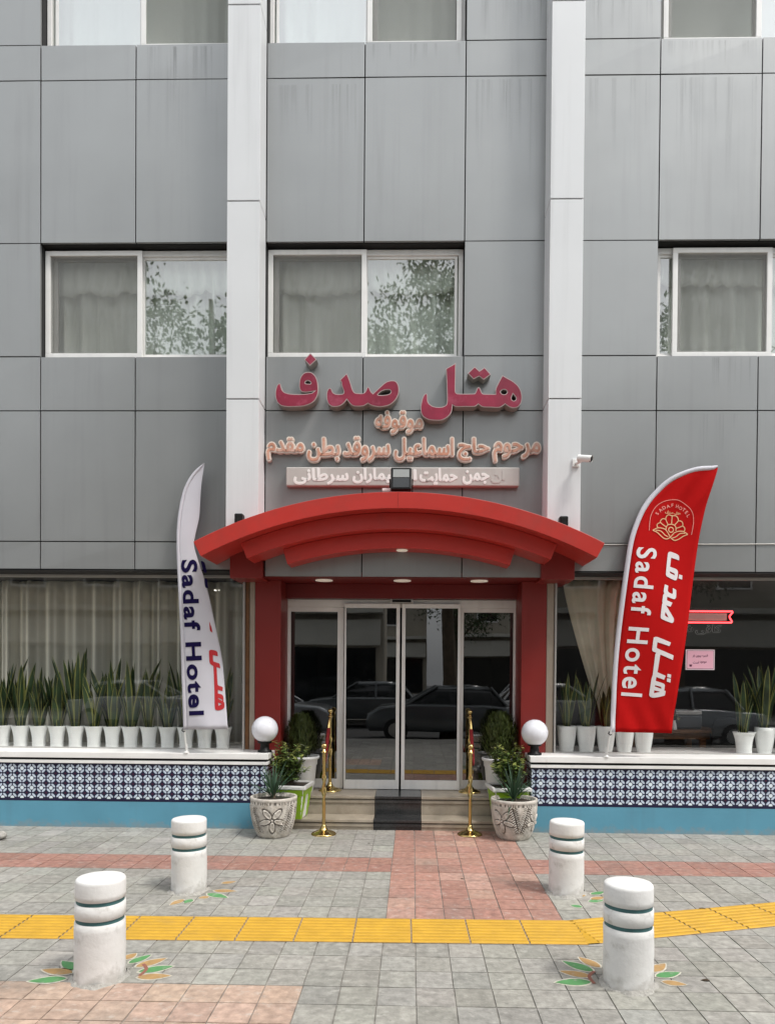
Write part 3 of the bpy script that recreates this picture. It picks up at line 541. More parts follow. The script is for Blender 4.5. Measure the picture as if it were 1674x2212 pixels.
for x0, x1 in ((-1.925, -1.58), (1.325, 1.67)):
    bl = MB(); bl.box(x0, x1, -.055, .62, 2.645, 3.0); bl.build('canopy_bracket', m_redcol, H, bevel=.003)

# ---- entrance recess
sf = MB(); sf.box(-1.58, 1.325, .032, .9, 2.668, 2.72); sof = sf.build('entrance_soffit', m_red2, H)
for x in (-.976, -.122, .714):
    d = MB(); d.lathe([(.001, -.004), (.078, -.004), (.095, -.007), (.095, .0005)], 28, (x, .28, 2.667)); d.build('downlight', m_lit, sof)
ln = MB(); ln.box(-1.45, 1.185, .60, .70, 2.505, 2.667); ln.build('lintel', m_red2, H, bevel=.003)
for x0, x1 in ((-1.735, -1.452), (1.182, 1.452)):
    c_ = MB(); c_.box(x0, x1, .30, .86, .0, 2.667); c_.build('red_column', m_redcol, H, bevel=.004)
for sgn in (-1, 1):
    x = -.135
    st = MB(); a, b = (-1.795, -1.738) if sgn < 0 else (1.455, 1.535); st.box(a, b, .305, .5, .80, 2.72); st.build('stone_strip', m_beige, H, bevel=.004)
    if sgn < 0:
        st = MB(); st.box(-1.845, -1.80, .32, .5, .80, 2.72); st.build('wood_trim', m_wood, H, bevel=.004)
# door set: header, two fixed side lights, two sliding leaves
dh = MB(); dh.box(-1.478, 1.215, .74, .80, 2.415, 2.505); dh.box(-1.478, -1.45, .742, .80, .31, 2.415); dh.box(1.187, 1.215, .742, .80, .31, 2.415)
hd = dh.build('door_frame', m_alu, H, bevel=.004)
sn = MB(); sn.box(-.265, .0, .64, .739, 2.458, 2.5035); sn.box(-.24, -.025, .634, .6395, 2.466, 2.495, 1); sn.build('motion_sensor', [m_alu2, m_black], hd, bevel=.004)
def leaf(name, x0, x1, y, top, st=(.03, .03)):
    f = MB(); z0 = .315
    f.box(x0, x0+st[0], y, y+.04, z0, top); f.box(x1-st[1], x1, y, y+.04, z0, top); f.box(x0+st[0], x1-st[1], y, y+.04, z0, z0+.105); f.box(x0+st[0], x1-st[1], y, y+.04, top-.05, top)
    o = f.build(name, m_alu, H, bevel=.003)
    q = MB(); q.box(x0+st[0]-.004, x1-st[1]+.004, y+.018, y+.022, z0+.10, top-.045); q.build('pane', m_glass_door, o); return o
leaf('side_light', -1.45, -.80, .752, 2.413, (.03, .075)); leaf('side_light', .525, 1.187, .752, 2.413, (.06, .03))
leaf('sliding_door', -.79, -.152, .70, 2.455, (.02, .04)); leaf('sliding_door', -.128, .545, .70, 2.455, (.04, .03))
# shop windows
def shop(x0, x1):
    f = MB(); f.box(x0, x1, .29, .33, 2.69, 2.72); f.box(x0, x0+.02, .285, .335, .80, 2.69); f.box(x1-.02, x1, .285, .335, .80, 2.69); f.box(x0+.02, x1-.02, .29, .33, .80, .812)
    o = f.build('shop_window', m_alu2, H, bevel=.003)
    q = MB(); q.box(x0+.018, x1-.018, .306, .312, .81, 2.69); q.build('pane', m_glass_shop, o)
shop(-8.0, -1.848); shop(1.54, 7.7)
# plinths with patterned tile, blue base and stone sills
def plinth(x0, x1, lx):
    p = MB(); p.box(x0, x1, -.03, 1.0, -.05, .275); pl = p.build('plinth', m_blue, H)
    t = MB(); t.box(x0+.001, x1-.001, -.031, .72, .2755, .679); t.build('tile_band', m_ptile, pl)
    s = MB(); s.box(x0-.02, x1+.02, -.062, 1.0, .738, .80); s.box(x0-.015, x1+.015, -.052, .72, .68, .713); s.box(x0, x1, -.028, .72, .713, .738, 1)
    s.build('sill', [m_sill, m_black], pl, bevel=.004)
plinth(-8.0, -1.53, 0); plinth(1.25, 7.7, 1)
# steps
def step(name, y0, y1, z0, z1):
    s = MB()
    for a, b, mi, dz in ((-1.53, -.405, 0, 0), (-.402, .100, 1, .002), (.103, 1.25, 0, 0)):
        s.box(a, b, y0+.022, y1, z0, z1-.034, mi); s.box(a, b, y0, y1, z1-.028+dz, z1+dz, mi); s.box(a, b, y0+.012, y1-.01, z1-.034, z1-.028, 2)  # thin black strip under each nosing paints its shadow line
        s.box(a, b, y0+.010, y0+.0215, z1-.075, z1-.042, mi)
    return s.build(name, [m_traver, m_granite, m_black], H, bevel=.003)
step('step', -.03, .30, -.03, .11); step('step', .245, .90, .11, .31)
# lobby and shop interiors
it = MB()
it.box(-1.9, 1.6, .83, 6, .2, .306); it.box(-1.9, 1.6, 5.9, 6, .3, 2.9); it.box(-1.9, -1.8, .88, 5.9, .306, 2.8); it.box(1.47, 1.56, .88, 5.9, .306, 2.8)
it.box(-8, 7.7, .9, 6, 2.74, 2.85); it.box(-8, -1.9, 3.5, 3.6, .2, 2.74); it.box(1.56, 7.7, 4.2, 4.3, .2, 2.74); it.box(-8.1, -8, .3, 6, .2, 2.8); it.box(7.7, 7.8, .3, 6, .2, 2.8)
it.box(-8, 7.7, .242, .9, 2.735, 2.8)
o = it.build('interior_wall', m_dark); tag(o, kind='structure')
fl = MB(); fl.box(-8, -1.9, 1.0, 3.5, .2, .3); fl.box(1.56, 7.7, 1.0, 4.2, .2, .3); tag(fl.build('interior_floor', m_dark), kind='structure')

# curtains upstairs and in the shop windows
def drape(name, x0, x1, z0, z1, y, amp, lam, mat, label, cat='curtain', group=None, valance=None, seed=0, pinch=None, th=.004):
    r = random.Random(seed); n = max(30, int((x1-x0)/.016)); nz = 14; ph = [r.uniform(0, 6.28) for _ in range(4)]
    mb = MB(); vs = []
    for j in range(nz+1):
        t = j/nz
        for i in range(n+1):
            s = i/n; X = x0+(x1-x0)*s
            yy = y+amp*(math.sin(6.283*X/lam+ph[0]+.6*math.sin(2.1*X+ph[1]))+.45*math.sin(6.283*X/lam*2.3+ph[2]))*(.6+.4*math.sin(3*X+ph[3]))
            if pinch: X = pinch(s, t)
            vs.append((X, yy, z0+(z1-z0)*t))
    mb.add(vs, [(j*(n+1)+i, j*(n+1)+i+1, (j+1)*(n+1)+i+1, (j+1)*(n+1)+i) for j in range(nz) for i in range(n)], 0, None, True)
    loc = ((x0+x1)/2, y, z0); t_ = thing(name, label, cat, loc, group)
    mb.build('fabric', mat, t_, solid=th)
    if valance:
        vz, k, sag = valance; mb = MB(); vs = []
        for j in range(7):
            for i in range(n+1):
                s = i/n; X = x0+(x1-x0)*s
                lo = vz-sag*abs(math.sin(math.pi*k*s))
                z = lo+(z1-lo)*j/6; vs.append((X, y-.075+.026*math.sin(6.283*X/.15+1.5*math.sin(3*X+j*.3))*(1-.6*j/6), z))
        mb.add(vs, [(j*(n+1)+i, j*(n+1)+i+1, (j+1)*(n+1)+i+1, (j+1)*(n+1)+i) for j in range(6) for i in range(n)], 0, None, True)
        mb.build('valance', mat, t_, solid=.004)
    return t_
gu = 'curtains behind the upstairs windows'
drape('curtain', -4.0, -1.85, 4.9, 6.2, .33, .055, .21, m_curtain, 'pale curtain with wavy valance in the left middle-storey window', group=gu, valance=(5.80, 5, .06), seed=1)
drape('curtain', -1.6, .52, 4.9, 6.2, .33, .05, .27, m_curtain, 'pale curtain and valance in the window right above the magenta lettering', group=gu, valance=(5.80, 2, .06), seed=2)
drape('curtain', 2.5, 4.7, 4.9, 6.2, .33, .035, .32, m_curtain, 'plain pale curtain in the right middle-storey window with narrow opening', group=gu, valance=(5.84, 1, .015), seed=3)
drape('curtain', -4.0, -1.85, 8.1, 9.5, .31, .024, .30, m_curtain, 'bright sheer curtain in the top left window', group=gu, seed=4)
drape('curtain', -1.6, .52, 8.1, 9.5, .31, .03, .36, m_curtain, 'bright sheer curtain in the top window between the white pillars', group=gu, seed=5)
drape('curtain', 2.5, 4.7, 8.1, 9.5, .31, .012, .5, m_curtain, 'greenish curtain behind the screen of the top right window', group=gu, seed=6)
drape('curtain', -5.0, -2.02, .5, 2.72, .92, .07, .26, m_sheer, 'long beige sheer curtain hanging behind the left row of snake plants', seed=8, valance=None)
def gather(s, t):
    a = 1.68+.50*(1-t)**1.2; b = 2.85-.5*(1-t)**.7; return a+(b-a)*s
drape('curtain', 1.80, 2.75, 1.0, 2.72, .60, .045, .15, m_drape, 'tied-back beige curtain left of the red feather flag', seed=9, pinch=gather)
# ================================================================ SIGNS
def xz(V, y): return [(v[0], y-v[2], v[1]) for v in V]
sg = thing('hotel_sign', 'large magenta raised Persian lettering under the middle window, biggest sign on the front', 'sign', (-.05, 0, 4.4))
for key in ('fa', 'fadot', 'sad', 'hatal', 'tadots'):
    polys = SIGN[key]
    V, F = shape_mesh(polys, extr=.0575); mb = MB(); mb.add(xz(V, -.066), F, 0)
    side = mb.build('letter', m_can, sg)
    V, F = shape_mesh(polys, extr=.0015); mb = MB(); mb.add(xz(V, -.1255), F); mb.build('rim', m_rim, side)
    V, F = shape_mesh(polys, extr=.002, offset=-.0075); mb = MB(); mb.add(xz(V, -.1275), F); mb.build('face', m_magenta, side)
def fit(V, x0, x1, z0, z1):
    a, b, c, d = bounds(V); return [(x0+(v[0]-a)/(b-a)*(x1-x0), z0+(v[1]-c)/(d-c)*(z1-z0), v[2]) for v in V]
def fittext(body, x0, x1, z0, z1, offset=0, extr=.01, off2=None):
    """text stretched into a box; off2 gives a fatter copy on the same skeleton"""
    V, F = text_mesh(body, extr, offset); a, b, c, d = bounds(V)
    f = lambda Q: [(x0+(v[0]-a)/(b-a)*(x1-x0), z0+(v[1]-c)/(d-c)*(z1-z0), v[2]) for v in Q]
    if off2 is None: return f(V), F
    V2, F2 = text_mesh(body, extr, off2); return f(V), F, f(V2), F2
def dilate(V, F, r, n, y, k):
    """embolden lettering: overlapping copies pushed outwards, each a hair deeper than the last"""
    mb = MB(); mb.add(xz([(v[0], v[1], v[2]*k) for v in V], y), F)
    for i in range(n):
        a = 6.2832*i/n; dx, dz = r*math.cos(a), r*math.sin(a)
        mb.add(xz([(v[0]+dx, v[1]+dz, v[2]*k) for v in V], y+.00012*(i+1)), F)
    return mb
def layered(name, label, words, z0, z1, yb, parent_loc, cat='sign'):
    t = thing(name, label, cat, parent_loc)
    for body, x0, x1, za, zb in words:
        V, F = fittext(fa(body), x0+.021, x1-.021, za+.021, zb-.021, 0, .01)
        mb = dilate(V, F, .018, 12, yb, 2.6); b_ = mb.build('letter', m_cream, t)
        mb = dilate(V, F, .0045, 6, yb-.030, .2); mb.build('face', m_peach, b_)
    return t
layered('lettering_sign', 'single word in peach Persian letters edged cream just below the magenta lettering', [('موقوفه', -.425, .10, 4.135, 4.395)], 0, 0, -.045, (-.16, 0, 4.14))
layered('lettering_sign', 'long line of peach Persian letters edged cream running between the two white pillars',
        [('مرحوم', .80, 1.315, 3.84, 4.075), ('حاج', .435, .79, 3.85, 4.12), ('اسماعیل', -.225, .42, 3.85, 4.12), ('سروقد', -.755, -.24, 3.845, 4.13), ('بطن', -1.13, -.76, 3.845, 4.12), ('مقدم', -1.555, -1.135, 3.855, 4.12)], 0, 0, -.045, (-.12, 0, 3.84))
sb = thing('light_box_sign', 'long pale light box with worn white Persian lettering above the red canopy', 'sign', (-.125, 0, 3.6))
mb = MB(); mb.box(-1.336, 1.088, -.075, -.004, 3.603, 3.80); mb.build('box', m_bar, sb, bevel=.012)
for body, x0, x1, za, zb, mt_ in (('سرطانی', -1.25, -.69, 3.622, 3.785, m_barlet), ('بیماران', -.635, -.20, 3.635, 3.785, m_barlet), ('از', -.12, .02, 3.635, 3.77, m_barlet), ('حمایت', .06, .44, 3.622, 3.785, m_barlet), ('جمن', .505, .77, 3.625, 3.76, m_barlet), ('ان', .80, .93, 3.64, 3.76, m_faint)):
    V, F = fittext(fa(body), x0, x1, za, zb, 0, .002); mb = dilate(V, F, .008, 8, -.0775, 1); mb.build('lettering', mt_, sb)

# ================================================================ FEATHER FLAGS
def path_at(p, t):
    L = [0]
    for a, b in zip(p[:-1], p[1:]): L.append(L[-1]+math.dist(a[:2], b[:2]))
    s = t*L[-1]
    for i in range(len(p)-1):
        if s <= L[i+1] or i == len(p)-2:
            k = (s-L[i])/(L[i+1]-L[i]); return (p[i][0]+(p[i+1][0]-p[i][0])*k, p[i][1]+(p[i+1][1]-p[i][1])*k)
def feather_flag(D, label, fy, cloth_mat, sleeve_w):
    lf = smooth_poly(D['left'], False, 4); rg = smooth_poly(D['right'], False, 4)
    t = thing('feather_flag', label, 'flag', (D['base'][0][0], -.045, .80))
    n = 60; mb = MB(); sl_ = MB(); vs = []; vs2 = []; pole = []
    for j in range(n+1):
        a = Vector(path_at(lf, j/n)); b = Vector(path_at(rg, j/n)); wd = min(sleeve_w, (b-a).length*.45+.002)
        d = (b-a).normalized() if (b-a).length > 1e-4 else Vector((1, 0))
        s0 = a+d*wd; pole.append((a.x+d.x*wd*.45, fy(a.x, a.y)+.006, a.y+d.y*wd*.45))
        for i in range(17):
            q = s0+(b-s0)*i/16
            vs.append((q.x, fy(q.x, q.y), q.y))
        for i in range(5):
            q = a+(s0-a)*i/4; vs2.append((q.x, fy(q.x, q.y)-.010*math.sin(math.pi*i/4), q.y))
    mb.add(vs, [(j*17+i, j*17+i+1, (j+1)*17+i+1, (j+1)*17+i) for j in range(n) for i in range(16)], 0, None, True)
    sl_.add(vs2, [(j*5+i, j*5+i+1, (j+1)*5+i+1, (j+1)*5+i) for j in range(n) for i in range(4)], 0, None, True)
    cl_ = mb.build('cloth', cloth_mat, t, solid=.002); sl_.build('sleeve', m_flagwht, t, solid=.002)
    b0, b1 = D['base']; p = MB()
    p.tube([(b0[0], -.045, .803), (b1[0], fy(*b1)+.004, b1[1]), pole[1]]+pole[3:-3:3], .011, 10); p.lathe([(.03, 0), (.03, .012), (.014, .02), (.014, .10)], 16, (b0[0], -.045, .80))
    p.build('pole', m_camw, t)
    k = MB(); k.tube([(b1[0]-.012, fy(*b1)-.012, b1[1]+.02), (b1[0]-.02, fy(*b1)-.014, b1[1]), (b1[0]-.002, fy(*b1)-.016, b1[1]-.015), (b1[0]+.012, fy(*b1)-.012, b1[1]-.01)], .006, 6); k.build('clip', m_black, t)
    return t, cl_
def print_on(cl_, name, V, F, mat, fy, lift=.0055, L=.05):
    V, F = dense([(v[0], v[1], 0) for v in V], F, L); mb = MB()
    mb.add([(v[0], fy(v[0], v[1])-lift, v[1]) for v in V], F); return mb.build(name, mat, cl_)
def affine_text(body, p0, p1, pv, offset, spacing=1.0, word=None):
    V, F = text_mesh(body, 0, offset, spacing); a, b, c, d = bounds(V)
    Vc, _ = text_mesh('H', 0, offset); _, _, c, d = bounds(Vc)
    U = Vector(p1[:2])-Vector(p0[:2]); W = Vector(pv[:2])-Vector(p0[:2]); o = Vector(p0[:2])
    out = []
    for v in V:
        q = o+U*((v[0]-a)/(b-a))+W*((v[1]-c)/(d-c)); out.append((q.x, q.y))
    xs_ = sorted(v[0] for v in V); g = max(range(len(xs_)-1), key=lambda i: xs_[i+1]-xs_[i]); cut = (xs_[g]+xs_[g+1])/2      # the space between the two words
    return [(out, [f for f in F if (V[f[0]][0] < cut) == side]) for side in (True, False)]
def stroke(pts, wd):
    q = [Vector(p) for p in smooth_poly(pts, False, 4)]; V = []; F = []
    for i, p in enumerate(q):
        d = (q[min(i+1, len(q)-1)]-q[max(0, i-1)]).normalized(); nn = Vector((-d.y, d.x))*wd/2; V += [(p+nn)[:], (p-nn)[:]]
    F = [(2*i, 2*i+1, 2*i+3, 2*i+2) for i in range(len(q)-1)]; return V, F
fyr = lambda x, z: -.12+.022*math.sin(5*x+2.2*z)+.012*math.sin(9*x-4*z+1)-.05*max(0, 1.05-z)*math.sin(9*x)*.6+.012*math.sin(26*x-17*z)*max(0, min(1, (z-3.15)/.3))+.009*math.sin(30*x+12*z)*max(0, min(1, (1.5-z)/.3))
ft, fc = feather_flag(RED, 'tall red feather flag with white lettering and gold lotus emblem, right of the entrance', fyr, m_flagred, .05)
for V, F in affine_text('Sadaf Hotel', *RED['text'], .02, 1.22): print_on(fc, 'lettering', V, F, m_whtprint, fyr)
for polys in (RED['fa'], RED['fadot'], RED['sad'], RED['hatal'], RED['tadots'][:1], RED['tadots'][1:]):
    V, F = shape_mesh(polys); print_on(fc, 'lettering', V, F, m_whtprint, fyr)
for i, (wd, pts) in enumerate(RED['logo']):
    V, F = stroke(pts, .0072*wd if i else .006); print_on(fc, 'emblem', V, F, m_gold if i else m_pinkl, fyr, .006)
for ch, (x, z), a in RED['logotext']:
    V, F = text_mesh(ch, 0, .02); b = bounds(V); cx, cz = (b[0]+b[1])/2, (b[2]+b[3])/2; k = .034/(b[3]-b[2]); ca, sa = math.cos(R(-a)), math.sin(R(-a))
    print_on(fc, 'lettering', [(x+k*((v[0]-cx)*ca-(v[1]-cz)*sa), z+k*((v[0]-cx)*sa+(v[1]-cz)*ca)) for v in V], F, m_pinkl, fyr)
V, F = text_mesh(fa('هتل صدف'.split()[0]), 0, .03); p0, p1, pv_ = [Vector(p[:2]) for p in RED['logofa']]
for wd, u0, u1 in ((fa('صدف'), 0, .52), (fa('هتل'), .60, 1.0)):
    V, F = text_mesh(wd, 0, .03); b = bounds(V); U = p1-p0; Wv = (pv_-p0)
    print_on(fc, 'lettering', [tuple(p0+U*(u0+(u1-u0)*(v[0]-b[0])/(b[1]-b[0]))+Wv*((v[1]-b[2])/(b[3]-b[2]))) for v in V], F, m_gold, fyr)

fyw = lambda x, z: -.13+.015*math.sin(6*x+2.4*z)+.05*max(0, (x+2.36)/.2)**2*max(0, min(1, (3.55-z)/.5))*max(0, min(1, (z-1.1)/.8))+.02*math.sin(14*x+3*z)*max(0, min(1, (1.35-z)/.3))
ft, fc = feather_flag(WHITE, 'narrow white feather flag with navy lettering folded against the left end of the canopy', fyw, m_flagwht, .035)
for V, F in affine_text('Sadaf Hotel', *WHITE['text'], .032, 1.16): print_on(fc, 'lettering', V, F, m_navy, fyw)
V, F = shape_mesh(WHITE['hatal']); print_on(fc, 'lettering', V, F, m_redprint, fyw)
V, F = shape_mesh(WHITE['bit']); print_on(fc, 'lettering', V, F, m_redprint, fyw)
for p in WHITE['frag']:
    V, F = shape_mesh([p]); print_on(fc, 'lettering', V, F, m_navy, fyw)

# ================================================================ LAMPS, CAMERA, CABLE
for x, z, lb in ((-1.58, 1.045, 'white globe lamp on the left plinth end beside the snake plants'), (1.30, 1.035, 'white globe lamp on the right plinth end near the red flag')):
    t = thing('globe_lamp', lb, 'lamp', (x, .10, .80), 'globe lamps beside the entrance')
    b = MB(); b.lathe([(.075, 0), (.075, .02), (.05, .03), (.045, .09), (.075, .10), (.075, .115)], 28, (x, .10, .80)); b.build('base', m_black, t)
    g = MB(); g.lathe([(max(.0005, .141*math.sin(math.pi*i/28)), z-.80-.141*math.cos(math.pi*i/28)) for i in range(29)], 40, (x, .10, .80)); g.build('globe', m_opal, t)
fx, fz = -.13, 3.58
t = thing('floodlight', 'large black square floodlight standing on the middle of the red canopy', 'floodlight', (fx, -.37, 3.40))
a = R(-14); ca, sa = math.cos(a), math.sin(a)
def tilt(p): y, z = p[1], p[2]; return (fx+p[0], -.39+y*ca-z*sa, fz+y*sa+z*ca)
b = MB(); o = MB(); o.box(-.103, .103, -.03, .03, -.115, .125); b.add([tilt(v) for v in o.v], o.f); b.build('housing', m_black, t, bevel=.012)
b = MB(); o = MB(); o.box(-.08, .08, -.033, -.0305, .015, .10); o.box(-.08, .08, -.033, -.0305, -.095, .008, 1); b.add([tilt(v) for v in o.v], o.f); b.mi = o.mi; b.build('glass', [m_lens, m_carglass], t)  # grey upper half paints a reflection on the lens, lower half stays black
b = MB(); b.box(fx-.115, fx+.115, -.36, -.33, 3.40, 3.425); b.box(fx-.118, fx-.106, -.36, -.33, 3.40, fz+.02); b.box(fx+.106, fx+.118, -.36, -.33, 3.40, fz+.02); b.build('bracket', m_black, t)
t = thing('junction_box', 'small pale junction box beside the big black floodlight', 'junction box', (-.28, -.35, 3.41))
b = MB(); b.box(-.315, -.238, -.38, -.31, 3.408, 3.50); b.build('box', m_alu2, t, bevel=.006); b = MB(); b.box(-.318, -.235, -.384, -.3805, 3.478, 3.503); b.build('lid', m_alu, t)
for x, sx, lb in ((-1.75, 1, 'small black spotlight above the left shoulder of the red canopy'), (1.483, -1, 'small black spotlight above the right shoulder of the red canopy')):
    z0 = CZ+math.sqrt(4.31**2-(x-CX)**2)
    t = thing('spotlight', lb, 'spotlight', (x, -.35, z0-.01), 'small spotlights on the canopy')
    b = MB(); b.box(x-.042, x+.042, -.41, -.31, z0+.03, z0+.13); b.build('housing', m_black, t, bevel=.012)
    b = MB(); b.box(x-.03, x+.03, -.4125, -.4105, z0+.045, z0+.115); b.build('glass', m_carglass, t)
    b = MB(); b.box(x+sx*.05-.012, x+sx*.05+.012, -.37, -.33, z0-.02, z0+.07); b.box(x-.03, x+.03, -.37, -.33, z0-.02, z0+.03); b.build('bracket', m_black, t)
t = thing('security_camera', 'white bullet security camera on the right white pillar', 'camera', (1.62, -.30, 3.77))
b = MB(); b.box(1.578, 1.646, -.318, -.3005, 3.735, 3.815); b.tube([(1.615, -.31, 3.77), (1.625, -.36, 3.765), (1.655, -.40, 3.775)], .014, 10); b.build('mount', m_camw, t, bevel=.004)
d = Vector((.80, -.55, -.22)).normalized(); c0 = Vector((1.62, -.38, 3.80)); c1 = c0+d*.125
b = MB(); b.tube([c0, c1], .030, 20); b.tube([c0+Vector((0, 0, .005)), c1+d*.018+Vector((0, 0, .005))], .032, 20, caps=False); b.build('body', m_camw, t)
b = MB(); b.tube([c1+d*.001, c1+d*.012], .028, 20); b.build('lens', m_black, t)
cb_ = MB(); cb_.tube([(1.86, -.03, 2.985), (1.99, -.008, 3.016), (2.5, -.006, 3.02), (3.3, -.006, 3.024), (4.6, -.006, 3.034)], .006, 6)
tag(cb_.build('cable', m_alu2), 'thin pale cable running along the panel joint right of the canopy', 'cable')

# ================================================================ BOLLARDS AND PAINTED LEAVES
def bollard(label, x, y, lean, seed):
    r = random.Random(seed); ph = [r.uniform(0, 6) for _ in range(3)]
    t = thing('bollard', label, 'bollard', (x, y, 0), 'white concrete bollards in front of the hotel')
    R0 = .130; wob = lambda th, z: .0010*math.sin(3*th+ph[0]+9*z)+.0006*math.sin(5*th+ph[1]-30*z)+.0004*math.sin(60*z+ph[2])
    prof = [(.0005, .549), (.06, .551), (.112, .550), (.122, .547), (.1275, .541), (R0, .531)]
    z = .50
    prof += [(R0, .47), (R0, .443), (R0-.007, .440)]
    prof += [(R0-.007, .421), (R0, .418), (R0, .38), (R0, .343), (R0-.007, .340), (R0-.007, .321), (R0, .318)]
    prof += [(R0+.001, z) for z in (.28, .25, .22, .19, .16, .13, .10, .07, .04)]+[(R0+.004, .02), (R0+.004, -.02)]
    b = MB(); b.lathe(prof, 56, (x, y, 0), fr=wob); b.build('post', m_bollard, t)
    g = MB()
    for z0, z1 in ((.420, .441), (.320, .341)): g.lathe([(R0-.0062, z0), (R0-.0062, z1)], 56, (x, y, 0), fr=wob)
    g.f = [f for f in g.f if len(f) == 4]; g.mi = [0]*len(g.f); g.sm = [True]*len(g.f)
    g.build('groove_band', m_groove, t)
    c = MB(); c.lathe([(R0+.002, .022), (R0+.008, .012), (R0+.017, .004), (R0+.026, -.004)], 48, (x, y, 0), fr=lambda th, z: .007*math.sin(4*th+ph[0])+.006*math.sin(7*th+ph[2])+.004*math.sin(13*th)); c.f = [f for f in c.f if len(f) == 4]; c.mi = [0]*len(c.f); c.sm = [True]*len(c.f)
    c.build('mortar_collar', m_mortar, t); t.rotation_euler = (0, lean, 0); return t
bollard('white bollard with teal grooves nearest the camera on the left', -1.69, -3.675, R(.4), 1)
bollard('white bollard with teal grooves further back on the left, near the carved pot', -1.69, -2.13, R(0), 2)
bollard('white bollard with teal grooves nearest the camera on the right', 1.175, -3.645, R(-.3), 3)
bollard('white bollard with teal grooves further back on the right, at the pink paving edge', 1.18, -2.06, R(.3), 4)
for key, lb in (('nl', 'painted green and ochre leaves around the near left bollard'), ('fl', 'worn painted leaves beside the far left bollard'), ('nr', 'painted green and ochre leaves around the near right bollard'), ('fr', 'faded painted leaves beside the far right bollard')):
    ls = LEAVES[key]; cx = sum(q[1] for q in ls)/len(ls); cy = sum(q[2] for q in ls)/len(ls)
    t = thing('painted_leaves', lb, 'ground painting', (cx, cy, 0), 'painted leaves around the bollards')
    for i, (kd, ax, ay, bx_, by_) in enumerate(ls):
        a, b = Vector((ax, ay)), Vector((bx_, by_)); d = b-a; nn = Vector((-d.y, d.x)).normalized(); hw = min(.045, max(.03, d.length*.2))
        for nm, k, zz, mt_ in (('leaf_outline', 1.3, .0022, m_pcream), ('leaf', 1.0, .0034, m_pgreen if kd == 'g' else m_pbrown)):
            up_, lo_ = [], []
            for j in range(13):
                s = j/12; s2 = -.06*(k-1)/.3+s*(1+.12*(k-1)/.3)
                h = hw*k*(math.sin(math.pi*s**.8))**.85 if 0 < s < 1 else 0
                p = a+d*s2; up_.append(p+nn*h); lo_.append(p-nn*h)
            poly = up_+lo_[-2:0:-1]; mb = MB(); mb.add([(p.x, p.y, zz) for p in poly], [tuple(range(len(poly)))]); mb.build(nm, mt_, t)
    if key in ('nl', 'nr'):
        mb = MB(); s = 1 if key == 'nl' else -1; x0 = -1.50 if s > 0 else 1.01
        V, F = stroke([(x0-s*.02, -3.50), (x0+s*.025, -3.57), (x0+s*.02, -3.66)], .02); mb.add([(v[0], v[1], .0036) for v in V], F); mb.build('stem', m_pwine, t)
st = MB()
vs = []; 
for i in range(9):
    for k in range(16):
        ph_, th = math.pi*i/8, 2*math.pi*k/16; q = 1+.12*math.sin(3*th+i)+.08*math.sin(2*ph_+th)
        vs.append((-4.035+.075*q*math.sin(ph_)*math.cos(th), -.62+.06*q*math.sin(ph_)*math.sin(th), .035+.042*q*math.cos(ph_)))
st.add(vs, [(i*16+k, i*16+(k+1) % 16, (i+1)*16+(k+1) % 16, (i+1)*16+k) for i in range(8) for k in range(16)], 0, None, True)
tag(st.build('stone', m_mortar), 'small grey stone on the pavement at the far left by the blue plinth', 'stone')

# ================================================================ BRASS STANCHIONS AND ROPES
def stanchion():
    t = thing('stanchion', 'x', 'stanchion', (0, 0, 0), 'brass rope stanchions at the entrance')
    b = MB(); b.lathe([(.128, 0), (.128, .008), (.118, .018), (.10, .022), (.092, .030), (.06, .038), (.038, .055), (.026, .082), (.022, .095), (.016, .10)], 40); b.build('base', m_brass, t)
    n, rs = 16, []
    def pr(th, z):
        k = max(0, min(1, (z-.34)/.03))*max(0, min(1, (.62-z)/.03)); return k*(.0065*math.cos(2*th-z*42)+.0015)
    b = MB(); b.lathe([(.018, .095+i*(.745/70)) for i in range(71)], 20, fr=pr); b.build('pole', m_brass, t)
    b = MB(); b.lathe([(.016, .835), (.032, .842), (.034, .848), (.02, .852), (.019, .872), (.012, .876)]+[(max(.0005, .030*math.sin(math.pi*(i+2)/18)), .906-.030*math.cos(math.pi*(i+2)/18)) for i in range(17)], 28); b.build('finial', m_brass, t)
    b = MB()
    for s in (-1, 1): b.tube([(0, s*.02, .846), (0, s*.045, .84), (0, s*.056, .85), (0, s*.052, .862)], .004, 6)
    b.build('hook', m_brass, t); return t
s0 = stanchion()
SP = [((-.90, -.23, 0), 'front left brass stanchion on the paving beside the carved flower pot'), ((.60, -.17, 0), 'front right brass stanchion on the pink paving'),
      ((-.935, .60, .31), 'rear left brass stanchion on the top step before the glass door'), ((.655, .60, .31), 'rear right brass stanchion on the top step before the glass door')]
for i, (p, lb) in enumerate(SP):
    o = s0 if i == 0 else dup(s0); o.location = p; o['label'] = lb; o.rotation_euler = (0, 0, rnd.uniform(-.1, .1))
